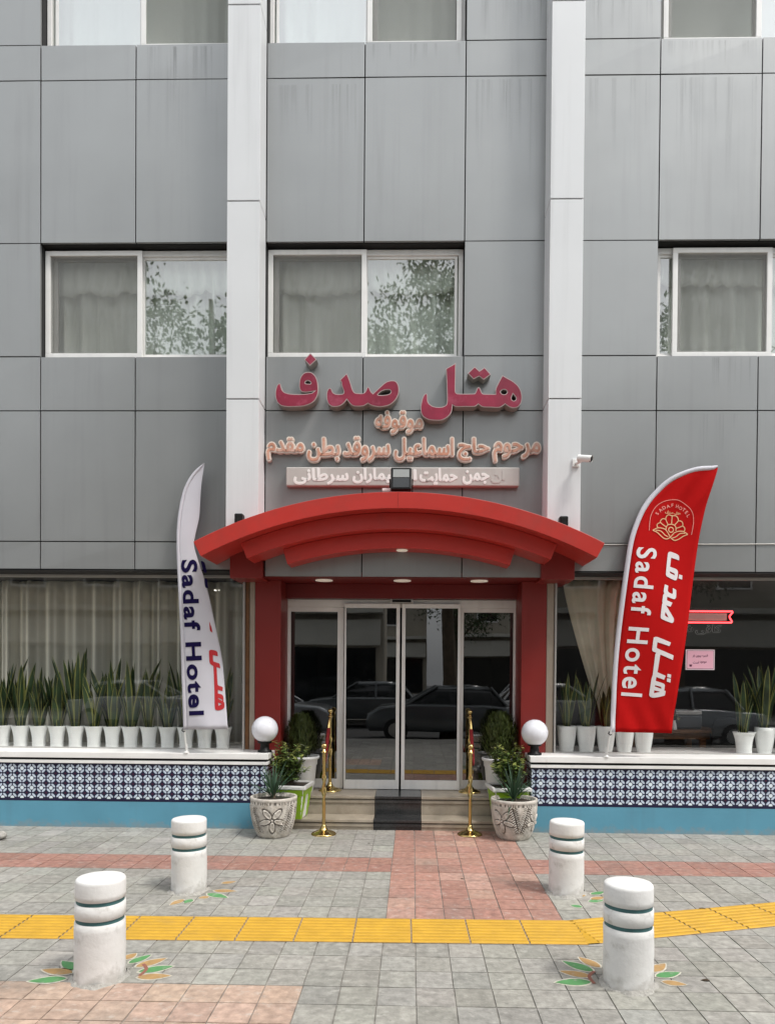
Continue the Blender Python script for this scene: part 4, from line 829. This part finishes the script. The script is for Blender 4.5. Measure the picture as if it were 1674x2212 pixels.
for (a, b, lb) in ((SP[2][0], SP[0][0], 'red velvet rope sagging between the left pair of stanchions'), (SP[3][0], SP[1][0], 'red velvet rope sagging between the right pair of stanchions')):
    t = thing('velvet_rope', lb, 'rope', ((a[0]+b[0])/2, (a[1]+b[1])/2, 0), 'red ropes between stanchions')
    p0 = Vector((a[0], a[1]-.05, a[2]+.845)); p1 = Vector((b[0], b[1]+.05, b[2]+.845)); pts = []
    for i in range(25):
        s = i/24; q = p0.lerp(p1, s); q.z -= 4*.30*s*(1-s)*(1+.25*(.5-s)); q.x += (.03 if a[0] > 0 else -.03)*math.sin(math.pi*s); pts.append(q)
    r_ = MB(); r_.tube(pts[1:-1], .020, 12); r_.build('rope', m_velvet, t)
    e = MB()
    for q, w_ in ((pts[0], pts[2]), (pts[-1], pts[-3])): e.tube([q, q.lerp(w_, .5), w_], [.006, .02, .023], 12)
    e.build('end_cap', m_brass, t)

# ================================================================ PLANTS
def qleaf(mb, base, dirv, nrm, L, W, col, bend=0.0, seg=3):
    dirv = dirv.normalized(); side = dirv.cross(nrm)
    if side.length < 1e-3: side = dirv.orthogonal()
    side.normalize(); nn = side.cross(dirv); vs = []; cs = []
    for i in range(seg+1):
        s = i/seg; w_ = W*.5*math.sin(math.pi*(.06+.94*s)**.8) if i < seg else 0
        p = base+dirv*(L*s)+nn*(-bend*L*s*s); vs += [p-side*w_, p+side*w_]; k = .9+.2*s
        cs += [tuple(c*k for c in col)]*2
    mb.add(vs, [(2*i, 2*i+1, 2*i+3, 2*i+2) for i in range(seg)], 0, cs)
def blade(mb, base, az, lean, L, W, r, twist):
    seg = 9; vs = []; cs = []; us = (-1, -.66, -.62, 0, .62, .66, 1)
    ax = Vector((math.cos(az), math.sin(az), 0)); bend = r.uniform(.05, .25)
    for i in range(seg+1):
        s = i/seg; w_ = W*.5*(.55+.45*math.sin(math.pi*min(1, s*1.1)))*(1 if s < .72 else math.sqrt(max(0, 1-((s-.72)/.28)**2)))
        p = base+Vector((0, 0, L*s*(1-.1*lean*s)))+ax*(L*(lean*s*.6+bend*lean*s*s)); ta = az+math.pi/2+twist*s
        sd_ = Vector((math.cos(ta), math.sin(ta), 0)); dk = 1+.35*math.sin(s*40+r.uniform(-1, 1))+r.uniform(-.15, .15)
        for u in us:
            cup = abs(u)**2*w_*.25
            vs.append(p+sd_*(u*w_)+ax*(-cup)); cs.append((.31, .31, .08) if abs(u) > .68 else (.020*dk, .046*dk, .015*dk))
    n = len(us); mb.add(vs, [(i*n+k, i*n+k+1, (i+1)*n+k+1, (i+1)*n+k) for i in range(seg) for k in range(n-1)], 0, cs, True)
def snake_plant(x, y, z, prof, H_, label, group, hmax, seed, ribs=22, nleaf=8):
    r = random.Random(seed); t = thing('potted_snake_plant', label, 'potted plant', (x, y, z), group)
    p = MB(); h = prof[-1][1]
    p.lathe(prof+[(prof[-1][0]-.006, h), (prof[-1][0]-.01, h-.03), (.0006, h-.032)], 66, (x, y, z), fr=lambda th, zz: .0024*(abs(math.sin(ribs*th/2))-.6)*(1 if .02 < zz < h-.012 else 0)); p.build('pot', m_pot, t)
    s = MB(); s.lathe([(prof[0][0]+.012, 0.0), (prof[0][0]+.02, .010), (prof[0][0]+.014, .012), (.001, .006)], 36, (x, y, z)); s.build('saucer', m_pot, t)
    s = MB(); s.lathe([(prof[-1][0]-.011, h-.028), (.04, h-.02), (.0006, h-.018)], 24, (x, y, z)); s.build('soil', m_soil, t)
    l = MB(); pr_ = prof[-1][0]
    for i in range(nleaf):
        a = 6.283*i/nleaf+r.uniform(-.5, .5); d = r.uniform(.1, .55)*pr_
        L = hmax*r.uniform(.5, 1.0) if i else hmax
        blade(l, Vector((x+d*math.cos(a), y+d*.8*math.sin(a), z+h-.03)), a, r.uniform(.02, .45), L, r.uniform(.055, .085), r, r.uniform(-1.2, 1.2))
    l.build('leaves', m_leaf, t, color=True)
flare = [(.070, .004), (.069, .03), (.069, .07), (.072, .12), (.079, .17), (.090, .215), (.1, .242), (.101, .247)]
tall = [(.068, .004), (.076, .04), (.088, .11), (.098, .19), (.103, .25), (.105, .298)]
ordn = ['first', 'second', 'third', 'fourth', 'fifth', 'sixth', 'seventh', 'eighth', 'ninth', 'tenth', 'eleventh', 'twelfth', 'thirteenth']
hts = [.72, .66, .60, .58, .80, .66, .70, .72, .60, .62, .74, .55, .62]
for i in range(13):
    snake_plant(-4.62+.2085*i, .43, .79, flare, .246, ordn[i]+' snake plant from the left in the left shop window row', 'snake plants lined up in the left window', hts[i]*1.16, 20+i, nleaf=17)
rg_ = [(1.71, .62, 'snake plant in tall white pot next to the right globe lamp'), (1.925, .58, 'snake plant in tall white pot under the gathered beige curtain'), (2.14, .50, 'snake plant in tall white pot just left of the red flag pole'),
       (2.345, .46, 'snake plant in tall white pot behind the red flag, the left of two'), (2.555, .44, 'snake plant in tall white pot behind the red flag, the right of two'),
       (3.655, .66, 'snake plant in flared white pot right of the black chair'), (3.90, .70, 'snake plant in tall white pot second from the right edge'), (4.10, .62, 'snake plant in flared white pot at the right edge of the photo')]
for i, (x, hh, lb) in enumerate(rg_):
    fl_ = i in (5, 7)
    pf_ = [(a*1.16, b) for a, b in flare] if fl_ else tall
    snake_plant(x, .43 if i != 6 else .47, .79, pf_, .3, lb, 'snake plants in the right window', hh*1.12, 60+i, 24, 13)

def carved_pot(x, y, ang, label, feats):
    """cast stone pot with a flower and wheat ears in relief; feats = list of (kind, arc offset, height, size)"""
    t = thing('stone_plant_pot', label, 'plant pot', (x, y, 0), 'carved stone pots at the foot of the steps')
    prof = [(.148, 0), (.154, .006)]+[(.148+.084*math.sin(math.pi/2*min(1, z/.36)**.7), z) for z in [.012+.005*i for i in range(72)]]+[(.236, .375), (.237, .392), (.232, .403), (.216, .404), (.208, .398), (.203, .36), (.0006, .355)]
    n = 300; vs = []; cs = []
    def relief(s, z):
        d = 0.0; inside = False
        for kind, so_, zo, sz in feats:
            ps, pz = s-so_, z-zo
            if abs(ps) > .2: continue
            if kind == 'flower':
                for k in range(5):
                    a = math.pi/2+.0+k*2*math.pi/5+.63; ca, sa = math.cos(a), math.sin(a)
                    u = (ps*ca+pz*sa)/sz-.58; v = (-ps*sa+pz*ca)/sz
                    e = math.sqrt((u/.44)**2+(v/.20)**2)
                    if e < 1: d = max(d, .009*(1-.5*e)+(.005 if .68 < e < .93 else 0)-(.004 if abs(v) < .025 and abs(u) < .3 else 0)); inside = True
                    elif e < 1.3 and not inside: d = min(d, -.009)
                if math.hypot(ps, pz) < sz*.09: d = .008
            else:
                ps2 = ps-kind*pz*.35
                if -.13 < pz < .13:
                    if abs(ps2) < .005: d = -.009; continue
                    k = (pz*1.0+abs(ps2)*.8)/.021; q = k-math.floor(k)
                    if abs(ps2) < .036: 
                        d = max(d, .007) if .18 < q < .78 else -.009
        return d
    rr = random.Random(3)
    for (r0, z) in prof:
        for k in range(n):
            th = 2*math.pi*k/n; s = ((th-ang+math.pi) % (2*math.pi)-math.pi)*.2
            d = relief(s, z) if .03 < z < .345 else 0
            if .345 <= z < .372 and (math.sin(th*46+3*math.sin(th*7)) > .25): d = -.003
            d += .0012*math.sin(th*23+z*40)*math.sin(z*90)
            r1 = r0+d; vs.append((x+r1*math.cos(th), y+r1*math.sin(th), z))
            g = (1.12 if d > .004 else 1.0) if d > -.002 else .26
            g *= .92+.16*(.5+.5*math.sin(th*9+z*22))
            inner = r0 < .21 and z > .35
            cs.append((.50*g, .465*g, .415*g))
    m_ = MB(); N_ = len(prof); m_.add(vs, [(i*n+k, i*n+(k+1) % n, (i+1)*n+(k+1) % n, (i+1)*n+k) for i in range(N_-1) for k in range(n)], 0, cs, True)
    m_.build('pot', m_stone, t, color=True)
    s = MB(); s.lathe([(.206, .365), (.12, .375), (.0006, .38)], 30, (x, y, 0)); s.build('soil', m_soil, t); return t
carved_pot(-1.40, -.31, R(-90)+.12, 'carved grey-brown stone pot with a five-petal flower relief, left of the steps', [('flower', 0, .195, .125), (.7, .145, .21, 1), (-.6, -.155, .19, 1), (.5, .215, .18, 1), (-.5, -.235, .2, 1)])
carved_pot(1.035, -.28, R(-90)-.08, 'carved pale stone pot with wheat-ear relief, right of the steps', [('flower', -.125, .20, .115), (-.7, .005, .21, 1), (.7, .085, .21, 1), ('flower', .2, .19, .09)])
def yucca(x, y, z, label, seed, sc=1.0):
    r = random.Random(seed); t = thing('yucca', label, 'plant', (x, y, z), 'spiky plants in the carved pots'); l = MB()
    for i in range(48):
        a = r.uniform(0, 6.283); el = r.uniform(.15, 1.45) if i > 8 else r.uniform(1.1, 1.5); L = sc*r.uniform(.26, .46)
        d = Vector((math.cos(a)*math.cos(el), math.sin(a)*math.cos(el), math.sin(el))); k = r.uniform(.7, 1.3)
        qleaf(l, Vector((x+.02*math.cos(a), y+.02*math.sin(a), z+r.uniform(0, .07))), d, Vector((0, 0, 1)), L, .021*sc, (.042*k, .088*k, .048*k), bend=r.uniform(.05, .6)*(1.25-el/1.5), seg=5)
    l.build('leaves', m_leaf, t, color=True)
    s = MB(); s.tube([(x, y, z-.02), (x+.004, y, z+.08)], .022, 10); s.build('stem', m_bark, t)
yucca(-1.405, -.30, .372, 'spiky blue-green plant growing in the flower-carved pot', 5, .84); yucca(1.04, -.27, .372, 'spiky green plant growing in the wheat-carved pot', 6, .84)

def planter(x, y, z, label):
    t = thing('square_planter', label, 'planter', (x, y, z), 'lime and white square planters')
    def ring(h, zz): return [(x-h, y-h, z+zz), (x+h, y-h, z+zz), (x+h, y+h, z+zz), (x-h, y+h, z+zz)]
    b = MB(); vs = ring(.135, 0)+ring(.178, .325); b.add(vs, [(3, 2, 1, 0)]+[(k, (k+1) % 4, (k+1) % 4+4, k+4) for k in range(4)]); b.build('tub', m_camw, t, bevel=.01)
    g = MB()
    for k in range(4):
        ca, sa = math.cos(k*math.pi/2), math.sin(k*math.pi/2)
        rot = lambda p: (x+p[0]*ca-p[1]*sa, y+p[0]*sa+p[1]*ca, z+p[2])
        def slab(x0, x1, z0, z1, d):
            f = lambda zz: -(.135+.043*zz/.325)-d
            vs = [rot(q) for q in ((x0, f(z0), z0), (x1, f(z0), z0), (x1, f(z1), z1), (x0, f(z1), z1), (x0, f(z0)+d+.004, z0), (x1, f(z0)+d+.004, z0), (x1, f(z1)+d+.004, z1), (x0, f(z1)+d+.004, z1))]
            g.add(vs, [(0, 1, 2, 3), (4, 7, 6, 5), (0, 4, 5, 1), (1, 5, 6, 2), (2, 6, 7, 3), (3, 7, 4, 0)])
        slab(-.165, .165, .255, .322, .010)
        for cx_ in (-.108, .108):
            slab(cx_-.042, cx_+.042, .165, .252, .008); slab(cx_-.036, cx_+.036, .085, .163, .006); slab(cx_-.03, cx_+.03, .005, .083, .004)
    g.build('panel', m_green, t)
    rm_ = MB(); o, i_ = .205, .172
    for s in (-1, 1): rm_.box(x-o, x+o, y+s*(o+i_)/2-(o-i_)/2, y+s*(o+i_)/2+(o-i_)/2, z+.322, z+.362); rm_.box(x+s*(o+i_)/2-(o-i_)/2, x+s*(o+i_)/2+(o-i_)/2, y-i_, y+i_, z+.322, z+.362)
    rm_.build('rim', m_camw, t, bevel=.008)
    s = MB(); s.box(x-.172, x+.172, y-.172, y+.172, z+.32, z+.345); s.build('soil', m_soil, t); t.rotation_euler = (0, 0, R(-6 if x < 0 else 6))
planter(-1.285, .075, .112, 'lime green and white square planter behind the flower-carved pot'); planter(1.02, .075, .112, 'lime green and white square planter behind the wheat-carved pot')
def shrub(x, y, z, label, seed):
    r = random.Random(seed); t = thing('leafy_shrub', label, 'shrub', (x, y, z), 'leafy shrubs in the lime planters'); l = MB(); s = MB()
    for i in range(72):
        a = r.uniform(0, 6.283); rad = r.uniform(.04, .27)*r.random()**.3; h = r.uniform(.16, .36)+(.12 if r.random() < .25 else 0)
        p0 = Vector((x+.3*rad*math.cos(a), y+.3*rad*math.sin(a), z)); p2 = Vector((x+rad*math.cos(a), y+rad*.8*math.sin(a), z+h)); p1 = p0.lerp(p2, .5)+Vector((0, 0, .04))
        s.tube([p0, p1, p2], [.004, .003, .002], 5, caps=False)
        nl = 36
        for j in range(nl):
            q = .2+.8*j/nl; P = p0.lerp(p1, q*2) if q < .5 else p1.lerp(p2, q*2-1)
            b = r.uniform(0, 6.283); d = Vector((math.cos(b), math.sin(b), r.uniform(-.1, .9)))
            k = r.uniform(.6, 1.3); tip = q > .85
            col = (.30*k, .34*k, .09*k) if tip and r.random() < .7 else (.14*k, .215*k, .058*k)
            if r.random() < .05: col = (.3, .32, .22)
            qleaf(l, P+Vector((r.gauss(0, .012), r.gauss(0, .012), 0)), d, Vector((0, 0, 1)), r.uniform(.036, .058), r.uniform(.024, .038), col, .2, 3)
    l.build('leaves', m_leaf, t, color=True); s.build('stems', m_bark, t)
shrub(-1.315, .06, .455, 'bushy euonymus-like shrub growing in the left lime planter', 11); shrub(1.04, .06, .455, 'bushy euonymus-like shrub growing in the right lime planter', 12)
def round_pot(x, y, z, label):
    t = thing('round_plant_pot', label, 'plant pot', (x, y, z), 'large white round pots by the doors')
    p = MB(); p.lathe([(.125, 0), (.13, .01), (.15, .14), (.155, .145), (.168, .30), (.178, .31), (.182, .365), (.20, .375), (.206, .395), (.20, .408), (.185, .405), (.178, .37), (.0006, .365)], 48, (x, y, z)); p.build('pot', m_pot, t)
    s = MB(); s.lathe([(.18, .37), (.0006, .385)], 24, (x, y, z)); s.build('soil', m_soil, t)
round_pot(-1.25, .52, .31, 'large white round pot holding the left small conifer'); round_pot(.985, .52, .31, 'large white round pot holding the right small conifer')
def thuja(x, y, z, h, rad, label, seed, k0=1.0):
    r = random.Random(seed); t = thing('conifer_bush', label, 'conifer', (x, y, z), 'small clipped conifers by the doors'); l = MB()
    for i in range(3400):
        s = r.random()**.8; a = r.uniform(0, 6.283); env = rad*(math.sin(math.pi*(.14+.80*s))**.6)*(1+.09*math.sin(5*a+9*s)+.06*math.sin(11*a-14*s)); q = env*(r.random()**.35)
        P = Vector((x+q*math.cos(a), y+q*math.sin(a), z+h*s*.93)); d = Vector((math.cos(a)*.35, math.sin(a)*.35, 1.0))+Vector((r.gauss(0, .25), r.gauss(0, .25), r.gauss(0, .2)))
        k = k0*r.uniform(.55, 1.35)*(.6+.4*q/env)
        qleaf(l, P, d, Vector((math.cos(a), math.sin(a), 0)), r.uniform(.03, .06), r.uniform(.007, .014), (.062*k, .088*k, .018*k), .1, 2)
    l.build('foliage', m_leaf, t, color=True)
    s = MB(); s.tube([(x, y, z-.06), (x, y, z+.1)], .018, 8); s.build('trunk', m_bark, t)
thuja(-1.255, .52, .70, .50, .185, 'small rounded conifer in the white pot left of the doors', 21, .85); thuja(.985, .52, .70, .54, .215, 'small rounded conifer in the white pot right of the doors', 22, 1.0)

# ================================================================ INSIDE THE SHOP WINDOW
t = thing('neon_sign', 'glowing red neon ribbon outline behind the right shop window', 'neon sign', (3.0, .42, 2.3))
pts = [(2.50, 2.24), (3.497, 2.24), (3.503, 2.25), (3.478, 2.29), (3.476, 2.315), (3.508, 2.352), (3.506, 2.364), (2.50, 2.362)]
b = MB(); b.tube([(x, .42, z) for x, z in pts], .0085, 10); b.build('tube', m_neon, t)
b = MB(); b.box(2.56, 3.45, .43, .436, 2.262, 2.342); b.build('panel', m_bar, t)  # backing panel stands in for a reflection in the glass
t = thing('window_lettering', 'grey outlined Persian cafe lettering on glass under the red neon', 'lettering', (3.1, .303, 2.1))
for body, x0, x1, z0, z1 in (('کافی', 3.065, 3.335, 2.10, 2.205), ('شاپ', 2.80, 3.03, 2.10, 2.205)):
    V, F, V2, F2 = fittext(fa(body), x0, x1, z0, z1, .0, .001, .03)
    mb = MB(); mb.add(xz(V2, .3045), F2); a = mb.build('outline', m_outl, t); mb = MB(); mb.add(xz(V, .302), F); mb.build('fill', m_black, a)
t = thing('paper_notice', 'pink paper notice with plum border and lettering on the right shop window', 'notice', (3.11, .30, 1.72))
b = MB(); b.box(2.958, 3.268, .2995, .3045, 1.718, 1.938); sh = b.build('paper', m_pinkw, t)
b = MB(); b.box(2.968, 3.258, .2985, .2992, 1.728, 1.928); b.build('border', m_plum, sh); b = MB(); b.box(2.972, 3.254, .2975, .2982, 1.732, 1.924); b.build('panel', m_pink, sh)
for body, x0, x1, z0, z1 in (('قهوه', 3.13, 3.195, 1.855, 1.885), ('بیرون', 3.065, 3.122, 1.852, 1.882), ('بر', 3.03, 3.055, 1.852, 1.882), ('موجود', 3.11, 3.18, 1.785, 1.815), ('است', 3.035, 3.10, 1.785, 1.815)):
    V, F = fittext(fa(body), x0, x1, z0, z1, .015, .0003); mb = MB(); mb.add(xz(V, .297), F); mb.build('lettering', m_plum, sh)
b = MB(); b.prism([(2.995, 1.775), (3.027, 1.775), (3.022, 1.752), (3.0, 1.752)], .2965, .2973); b.build('cup_mark', m_plum, sh)
t = thing('coffee_table', 'brown wooden table behind the right shop window under the red flag edge', 'table', (3.2, 1.4, .3))
b = MB(); b.box(2.55, 3.74, 1.15, 1.75, .955, .995); b.build('table_top', m_wood, t, bevel=.008); b = MB(); b.box(2.65, 3.60, 1.2, 1.7, .88, .953); b.build('apron', m_wood, t)
for x, y in ((2.66, 1.22), (3.52, 1.22), (2.66, 1.66), (3.52, 1.66)):
    b = MB(); b.box(x-.035, x+.035, y-.03, y+.03, .30, .879); b.build('leg', m_wood, t, bevel=.006)
t = thing('coffee_machine', 'dark grey boxy machine on the wooden table behind the glass', 'machine', (3.38, 1.4, .996))
b = MB(); b.box(3.22, 3.54, 1.28, 1.55, .997, 1.17); b.build('body', m_signpost, t, bevel=.02); b = MB(); b.box(3.205, 3.53, 1.26, 1.56, 1.172, 1.225); b.build('lid', m_alu2, t, bevel=.012)
t = thing('flower_vase', 'small white vase with pale flowers on the wooden table', 'vase', (3.17, 1.2, .996))
b = MB(); b.lathe([(.03, 0), (.032, .01), (.028, .06), (.018, .10), (.02, .115), (.012, .112)], 20, (3.17, 1.2, .996)); b.build('vase', m_pot, t)
r = random.Random(4); l = MB()
for i in range(40): qleaf(l, Vector((3.17+r.gauss(0, .03), 1.2+r.gauss(0, .03), 1.15+r.gauss(0, .03))), Vector((r.gauss(0, 1), r.gauss(0, 1), 1)), Vector((0, 0, 1)), .04, .025, (.4, .38, .22) if i % 3 else (.08, .16, .05), .1)
l.build('flowers', m_leaf, t, color=True)
t = thing('cafe_chair', 'black chair with rounded back behind the right shop window', 'chair', (3.72, 1.05, .3))
b = MB(); b.prism([(3.55, .72), (3.90, .72), (3.895, 1.07), (3.86, 1.13), (3.78, 1.155), (3.66, 1.155), (3.59, 1.13), (3.555, 1.07)], 1.02, 1.06); b.build('backrest', m_black, t, bevel=.015); b = MB(); b.box(3.54, 3.91, 1.0, 1.40, .70, .76); b.build('seat', m_black, t, bevel=.015)
for x, y in ((3.57, 1.03), (3.88, 1.03), (3.57, 1.37), (3.88, 1.37)):
    b = MB(); b.tube([(x, y, .30), (x, y, .70)], .018, 8); b.build('leg', m_black, t)
for x, y in ((-2.6, 1.9), (-2.05, 1.6), (-2.2, 2.4)):
    t = thing('ceiling_spot', 'tiny lit ceiling spot inside the left shop window', 'ceiling light', (x, y, 2.73), 'lit ceiling spots inside the left window'); b = MB(); b.lathe([(.03, -.008), (.035, .0)], 16, (x, y, 2.735)); b.build('lamp', M('spot_glow', (.9, .9, .85), emit=(1, .95, .85), es=6), t)

# ================================================================ ACROSS THE STREET (seen in the glass)
def tree(x, y, h, r0, label, seed, nleaf=22000, cz=None):
    r = random.Random(seed); t = thing('street_tree', label, 'tree', (x, y, -.1), 'plane trees along the kerb'); k = MB(); l = MB()
    tips = []
    k.tube([(x, y, -.2), (x+.05, y, 1.5), (x-.05, y+.05, 3.2), (x+.1, y, h*.55), (x, y, h*.8)], [.24, .19, .16, .11, .05], 10)
    for i in range(13):
        a = r.uniform(0, 6.283); z0 = h*r.uniform(.34, .72); L = r0*r.uniform(.6, 1.05); e = Vector((x+L*math.cos(a), y+L*.8*math.sin(a), z0+L*r.uniform(.15, .8)))
        m0 = Vector((x, y, z0)).lerp(e, .5)+Vector((0, 0, .25)); k.tube([(x, y, z0), m0, e], [.07, .045, .012], 6)
        for j in range(8): tips.append(Vector((x, y, z0)).lerp(e, .45+.13*j)+Vector((r.gauss(0, .3), r.gauss(0, .3), r.gauss(0, .25))))
    for j in range(14): tips.append(Vector((x+r.gauss(0, r0*.35), y+r.gauss(0, r0*.3), h*r.uniform(.72, 1.0))))
    for q in tips:
        for _ in range(3): k.tube([q, q+Vector((r.gauss(0, .3), r.gauss(0, .3), r.gauss(0, .2)))], [.012, .005], 4)
    for i in range(nleaf):
        c = r.choice(tips); P = c+Vector((r.gauss(0, .27), r.gauss(0, .27), r.gauss(0, .22))); d = Vector((r.gauss(0, 1), r.gauss(0, 1), -r.random()-.2)); kk = r.uniform(.6, 1.3)
        qleaf(l, P, d, Vector((r.gauss(0, .5), r.gauss(0, .5), 1)), r.uniform(.08, .15), r.uniform(.05, .09), (.055*kk, .095*kk, .03*kk), .15, 2)
    l.build('crown', m_leaf, t, color=True); k.build('trunk', m_bark, t)
tree(-5.0, -9.6, 13.4, 3.0, 'leafy street tree behind the camera, reflected in the left windows', 31)
tree(.95, -10.2, 13.2, 1.9, 'leafy street tree behind the camera, reflected in the middle window', 32, 19000)
tree(6.6, -10.0, 11.6, 2.0, 'leafy street tree behind the camera, reflected in the right window', 33, 11000)
def car(x, y, flip, body_mat, label):
    t = thing('parked_car', label, 'car', (x, y, -.14), 'cars parked along the street'); S = -1 if flip else 1; z0 = -.14
    prof = [(-2.05, .35), (-2.1, .6), (-2.02, .86), (-1.0, .96), (.95, .98), (1.75, .90), (2.05, .72), (2.1, .45), (2.0, .28), (-1.95, .26)]
    def loft(pr, half, taper, mb):
        n = len(pr); vs = []
        for s in (-1, -.93, .93, 1):
            for px, pz in pr:
                k = 1 if abs(s) < 1 else .965
                vs.append((x+S*px*k, y+s*(half-(taper*(pz-.9) if pz > .9 else 0)), z0+(pz if abs(s) < 1 else (pz-.62)*.9+.62)))
        fs = [(j*n+i, j*n+(i+1) % n, (j+1)*n+(i+1) % n, (j+1)*n+i) for j in range(3) for i in range(n)]+[tuple(range(n)), tuple(reversed(range(3*n, 4*n)))]
        mb.add(vs, fs, 0, None, True)
    b = MB(); loft(prof, .84, 0, b); b.build('body', body_mat, t, bevel=.03)
    b = MB(); loft([(-1.55, .93), (-1.15, 1.38), (-.6, 1.46), (.25, 1.44), (1.05, .95)], .80, .38, b); b.build('cabin', m_carglass, t, bevel=.02)
    b = MB(); loft([(-1.18, 1.40), (-.6, 1.475), (.27, 1.455), (.30, 1.42), (-.6, 1.43), (-1.15, 1.385)], .80, .38, b)
    for a, c in (((-1.5, .95), (-1.13, 1.42)), ((-.32, .95), (-.32, 1.45)), ((1.06, .96), (.26, 1.44))):
        for s in (-1, 1): b.tube([(x+S*a[0], y+s*.80, z0+a[1]), (x+S*c[0], y+s*.615, z0+c[1])], .035, 6)
    b.build('roof', body_mat, t)
    for px in (-1.28, 1.32):
        for s in (-1, 1):
            w_ = MB(); w_.tube([(x+S*px, y+s*.70, z0+.31), (x+S*px, y+s*.862, z0+.31)], .31, 28); wh = w_.build('wheel', m_tire, t, bevel=.02)
            w_ = MB(); w_.tube([(x+S*px, y+s*.86, z0+.31), (x+S*px, y+s*.872, z0+.31)], .19, 20); w_.build('hub', m_hub, wh)
    b = MB()
    for s in (-1, 1): b.box(x+S*2.0-.06, x+S*2.0+.06, y+s*.62-.16, y+s*.62+.16, z0+.60, z0+.74)
    b.build('headlight', m_lens, t, bevel=.02)
cs_ = M('silver_paint', (.34, .36, .38), .3, .6, coat=.8); cw_ = M('white_paint', (.7, .7, .7), .3, coat=.8); cg_ = M('charcoal_paint', (.11, .12, .125), .3, .5, coat=.8)
car(-4.1, -9.9, False, cs_, 'silver car at the kerb behind the camera, reflected left of the doors'); car(.9, -10.0, True, cg_, 'charcoal car at the kerb behind the camera, reflected in the doors')
car(6.4, -9.9, True, cs_, 'silver car behind the camera, reflected in the right shop window'); car(-1.5, -14.5, True, cg_, 'charcoal car across the street, reflected in the doors'); car(4.4, -14.4, False, cw_, 'white car across the street, reflected in the right of the doors'); car(-8.6, -14.4, False, cw_, 'white car across the street, reflected in the left shop window')
def facing(x0, x1, hgt, mat, label, seed, yb=-19.6):
    r = random.Random(seed); t = thing('street_building', label, 'building', ((x0+x1)/2, yb, 0), 'buildings across the street')
    b = MB(); b.box(x0, x1, yb-4.4, yb, 0, hgt); b.build('wall', mat, t)
    b = MB(); b.box(x0+.1, x1-.1, yb, yb+.4, 2.7, 3.7); b.build('fascia', m_band, t); b = MB(); b.box(x0+.3, x1-.3, yb+.02, yb+.05, .1, 2.6); b.build('shopfront', m_carglass, t)
    b = MB(); b.box(x0, x1, yb+.02, yb+.7, 3.95, 4.15); b.build('ledge', m_band, t)
    z = 4.9
    while z+1.5 < hgt:
        x = x0+1.2
        while x+1.4 < x1:
            w_ = MB(); w_.frame(x, x+1.4, yb+.002, yb+.07, z, z+1.4, .08); wn = w_.build('window', m_alu, t); w_ = MB(); w_.box(x+.08, x+1.32, yb+.004, yb+.03, z+.08, z+1.32); w_.build('pane', m_carglass, wn); x += 2.9
        z += 3.1
facing(-17, -1.2, 9.0, m_beigewall, 'beige building across the street, reflected left in the doors', 1); facing(4.6, 20, 8.0, m_beigewall, 'lower beige building across the street, reflected right in the doors', 2)
facing(-9, 1.0, 10.0, m_beigewall, 'pale building at the far end of the side street, seen in the doors', 3, -42)
facing(3.0, 14, 9.0, m_beigewall, 'beige building at the far right of the side street, seen in the doors', 4, -38)
tree(1.7, -20.5, 8.0, 2.2, 'dark leafy tree in the side street opposite, reflected in the doors', 34, 8000)
r = random.Random(9)
for x, y, k, lb in ((1.63, -3.60, .045, 'dark dry leaf on the paving right of the near right bollard'), (-.42, -.62, .03, 'small dry leaf on the grey paving before the steps'), (.40, -1.75, .03, 'pale dry leaf on the pink paving'), (2.05, -2.40, .05, 'curled dry leaf beside the bend of the yellow strip')):
    mb = MB(); qleaf(mb, Vector((x, y, .006)), Vector((r.gauss(0, 1), r.gauss(0, 1), .15)), Vector((0, 0, 1)), k, k*.55, (.07, .05, .03), .3, 4); tag(mb.build('dry_leaf', m_leaf, color=True, solid=.001), lb, 'leaf', 'dry leaves on the paving')
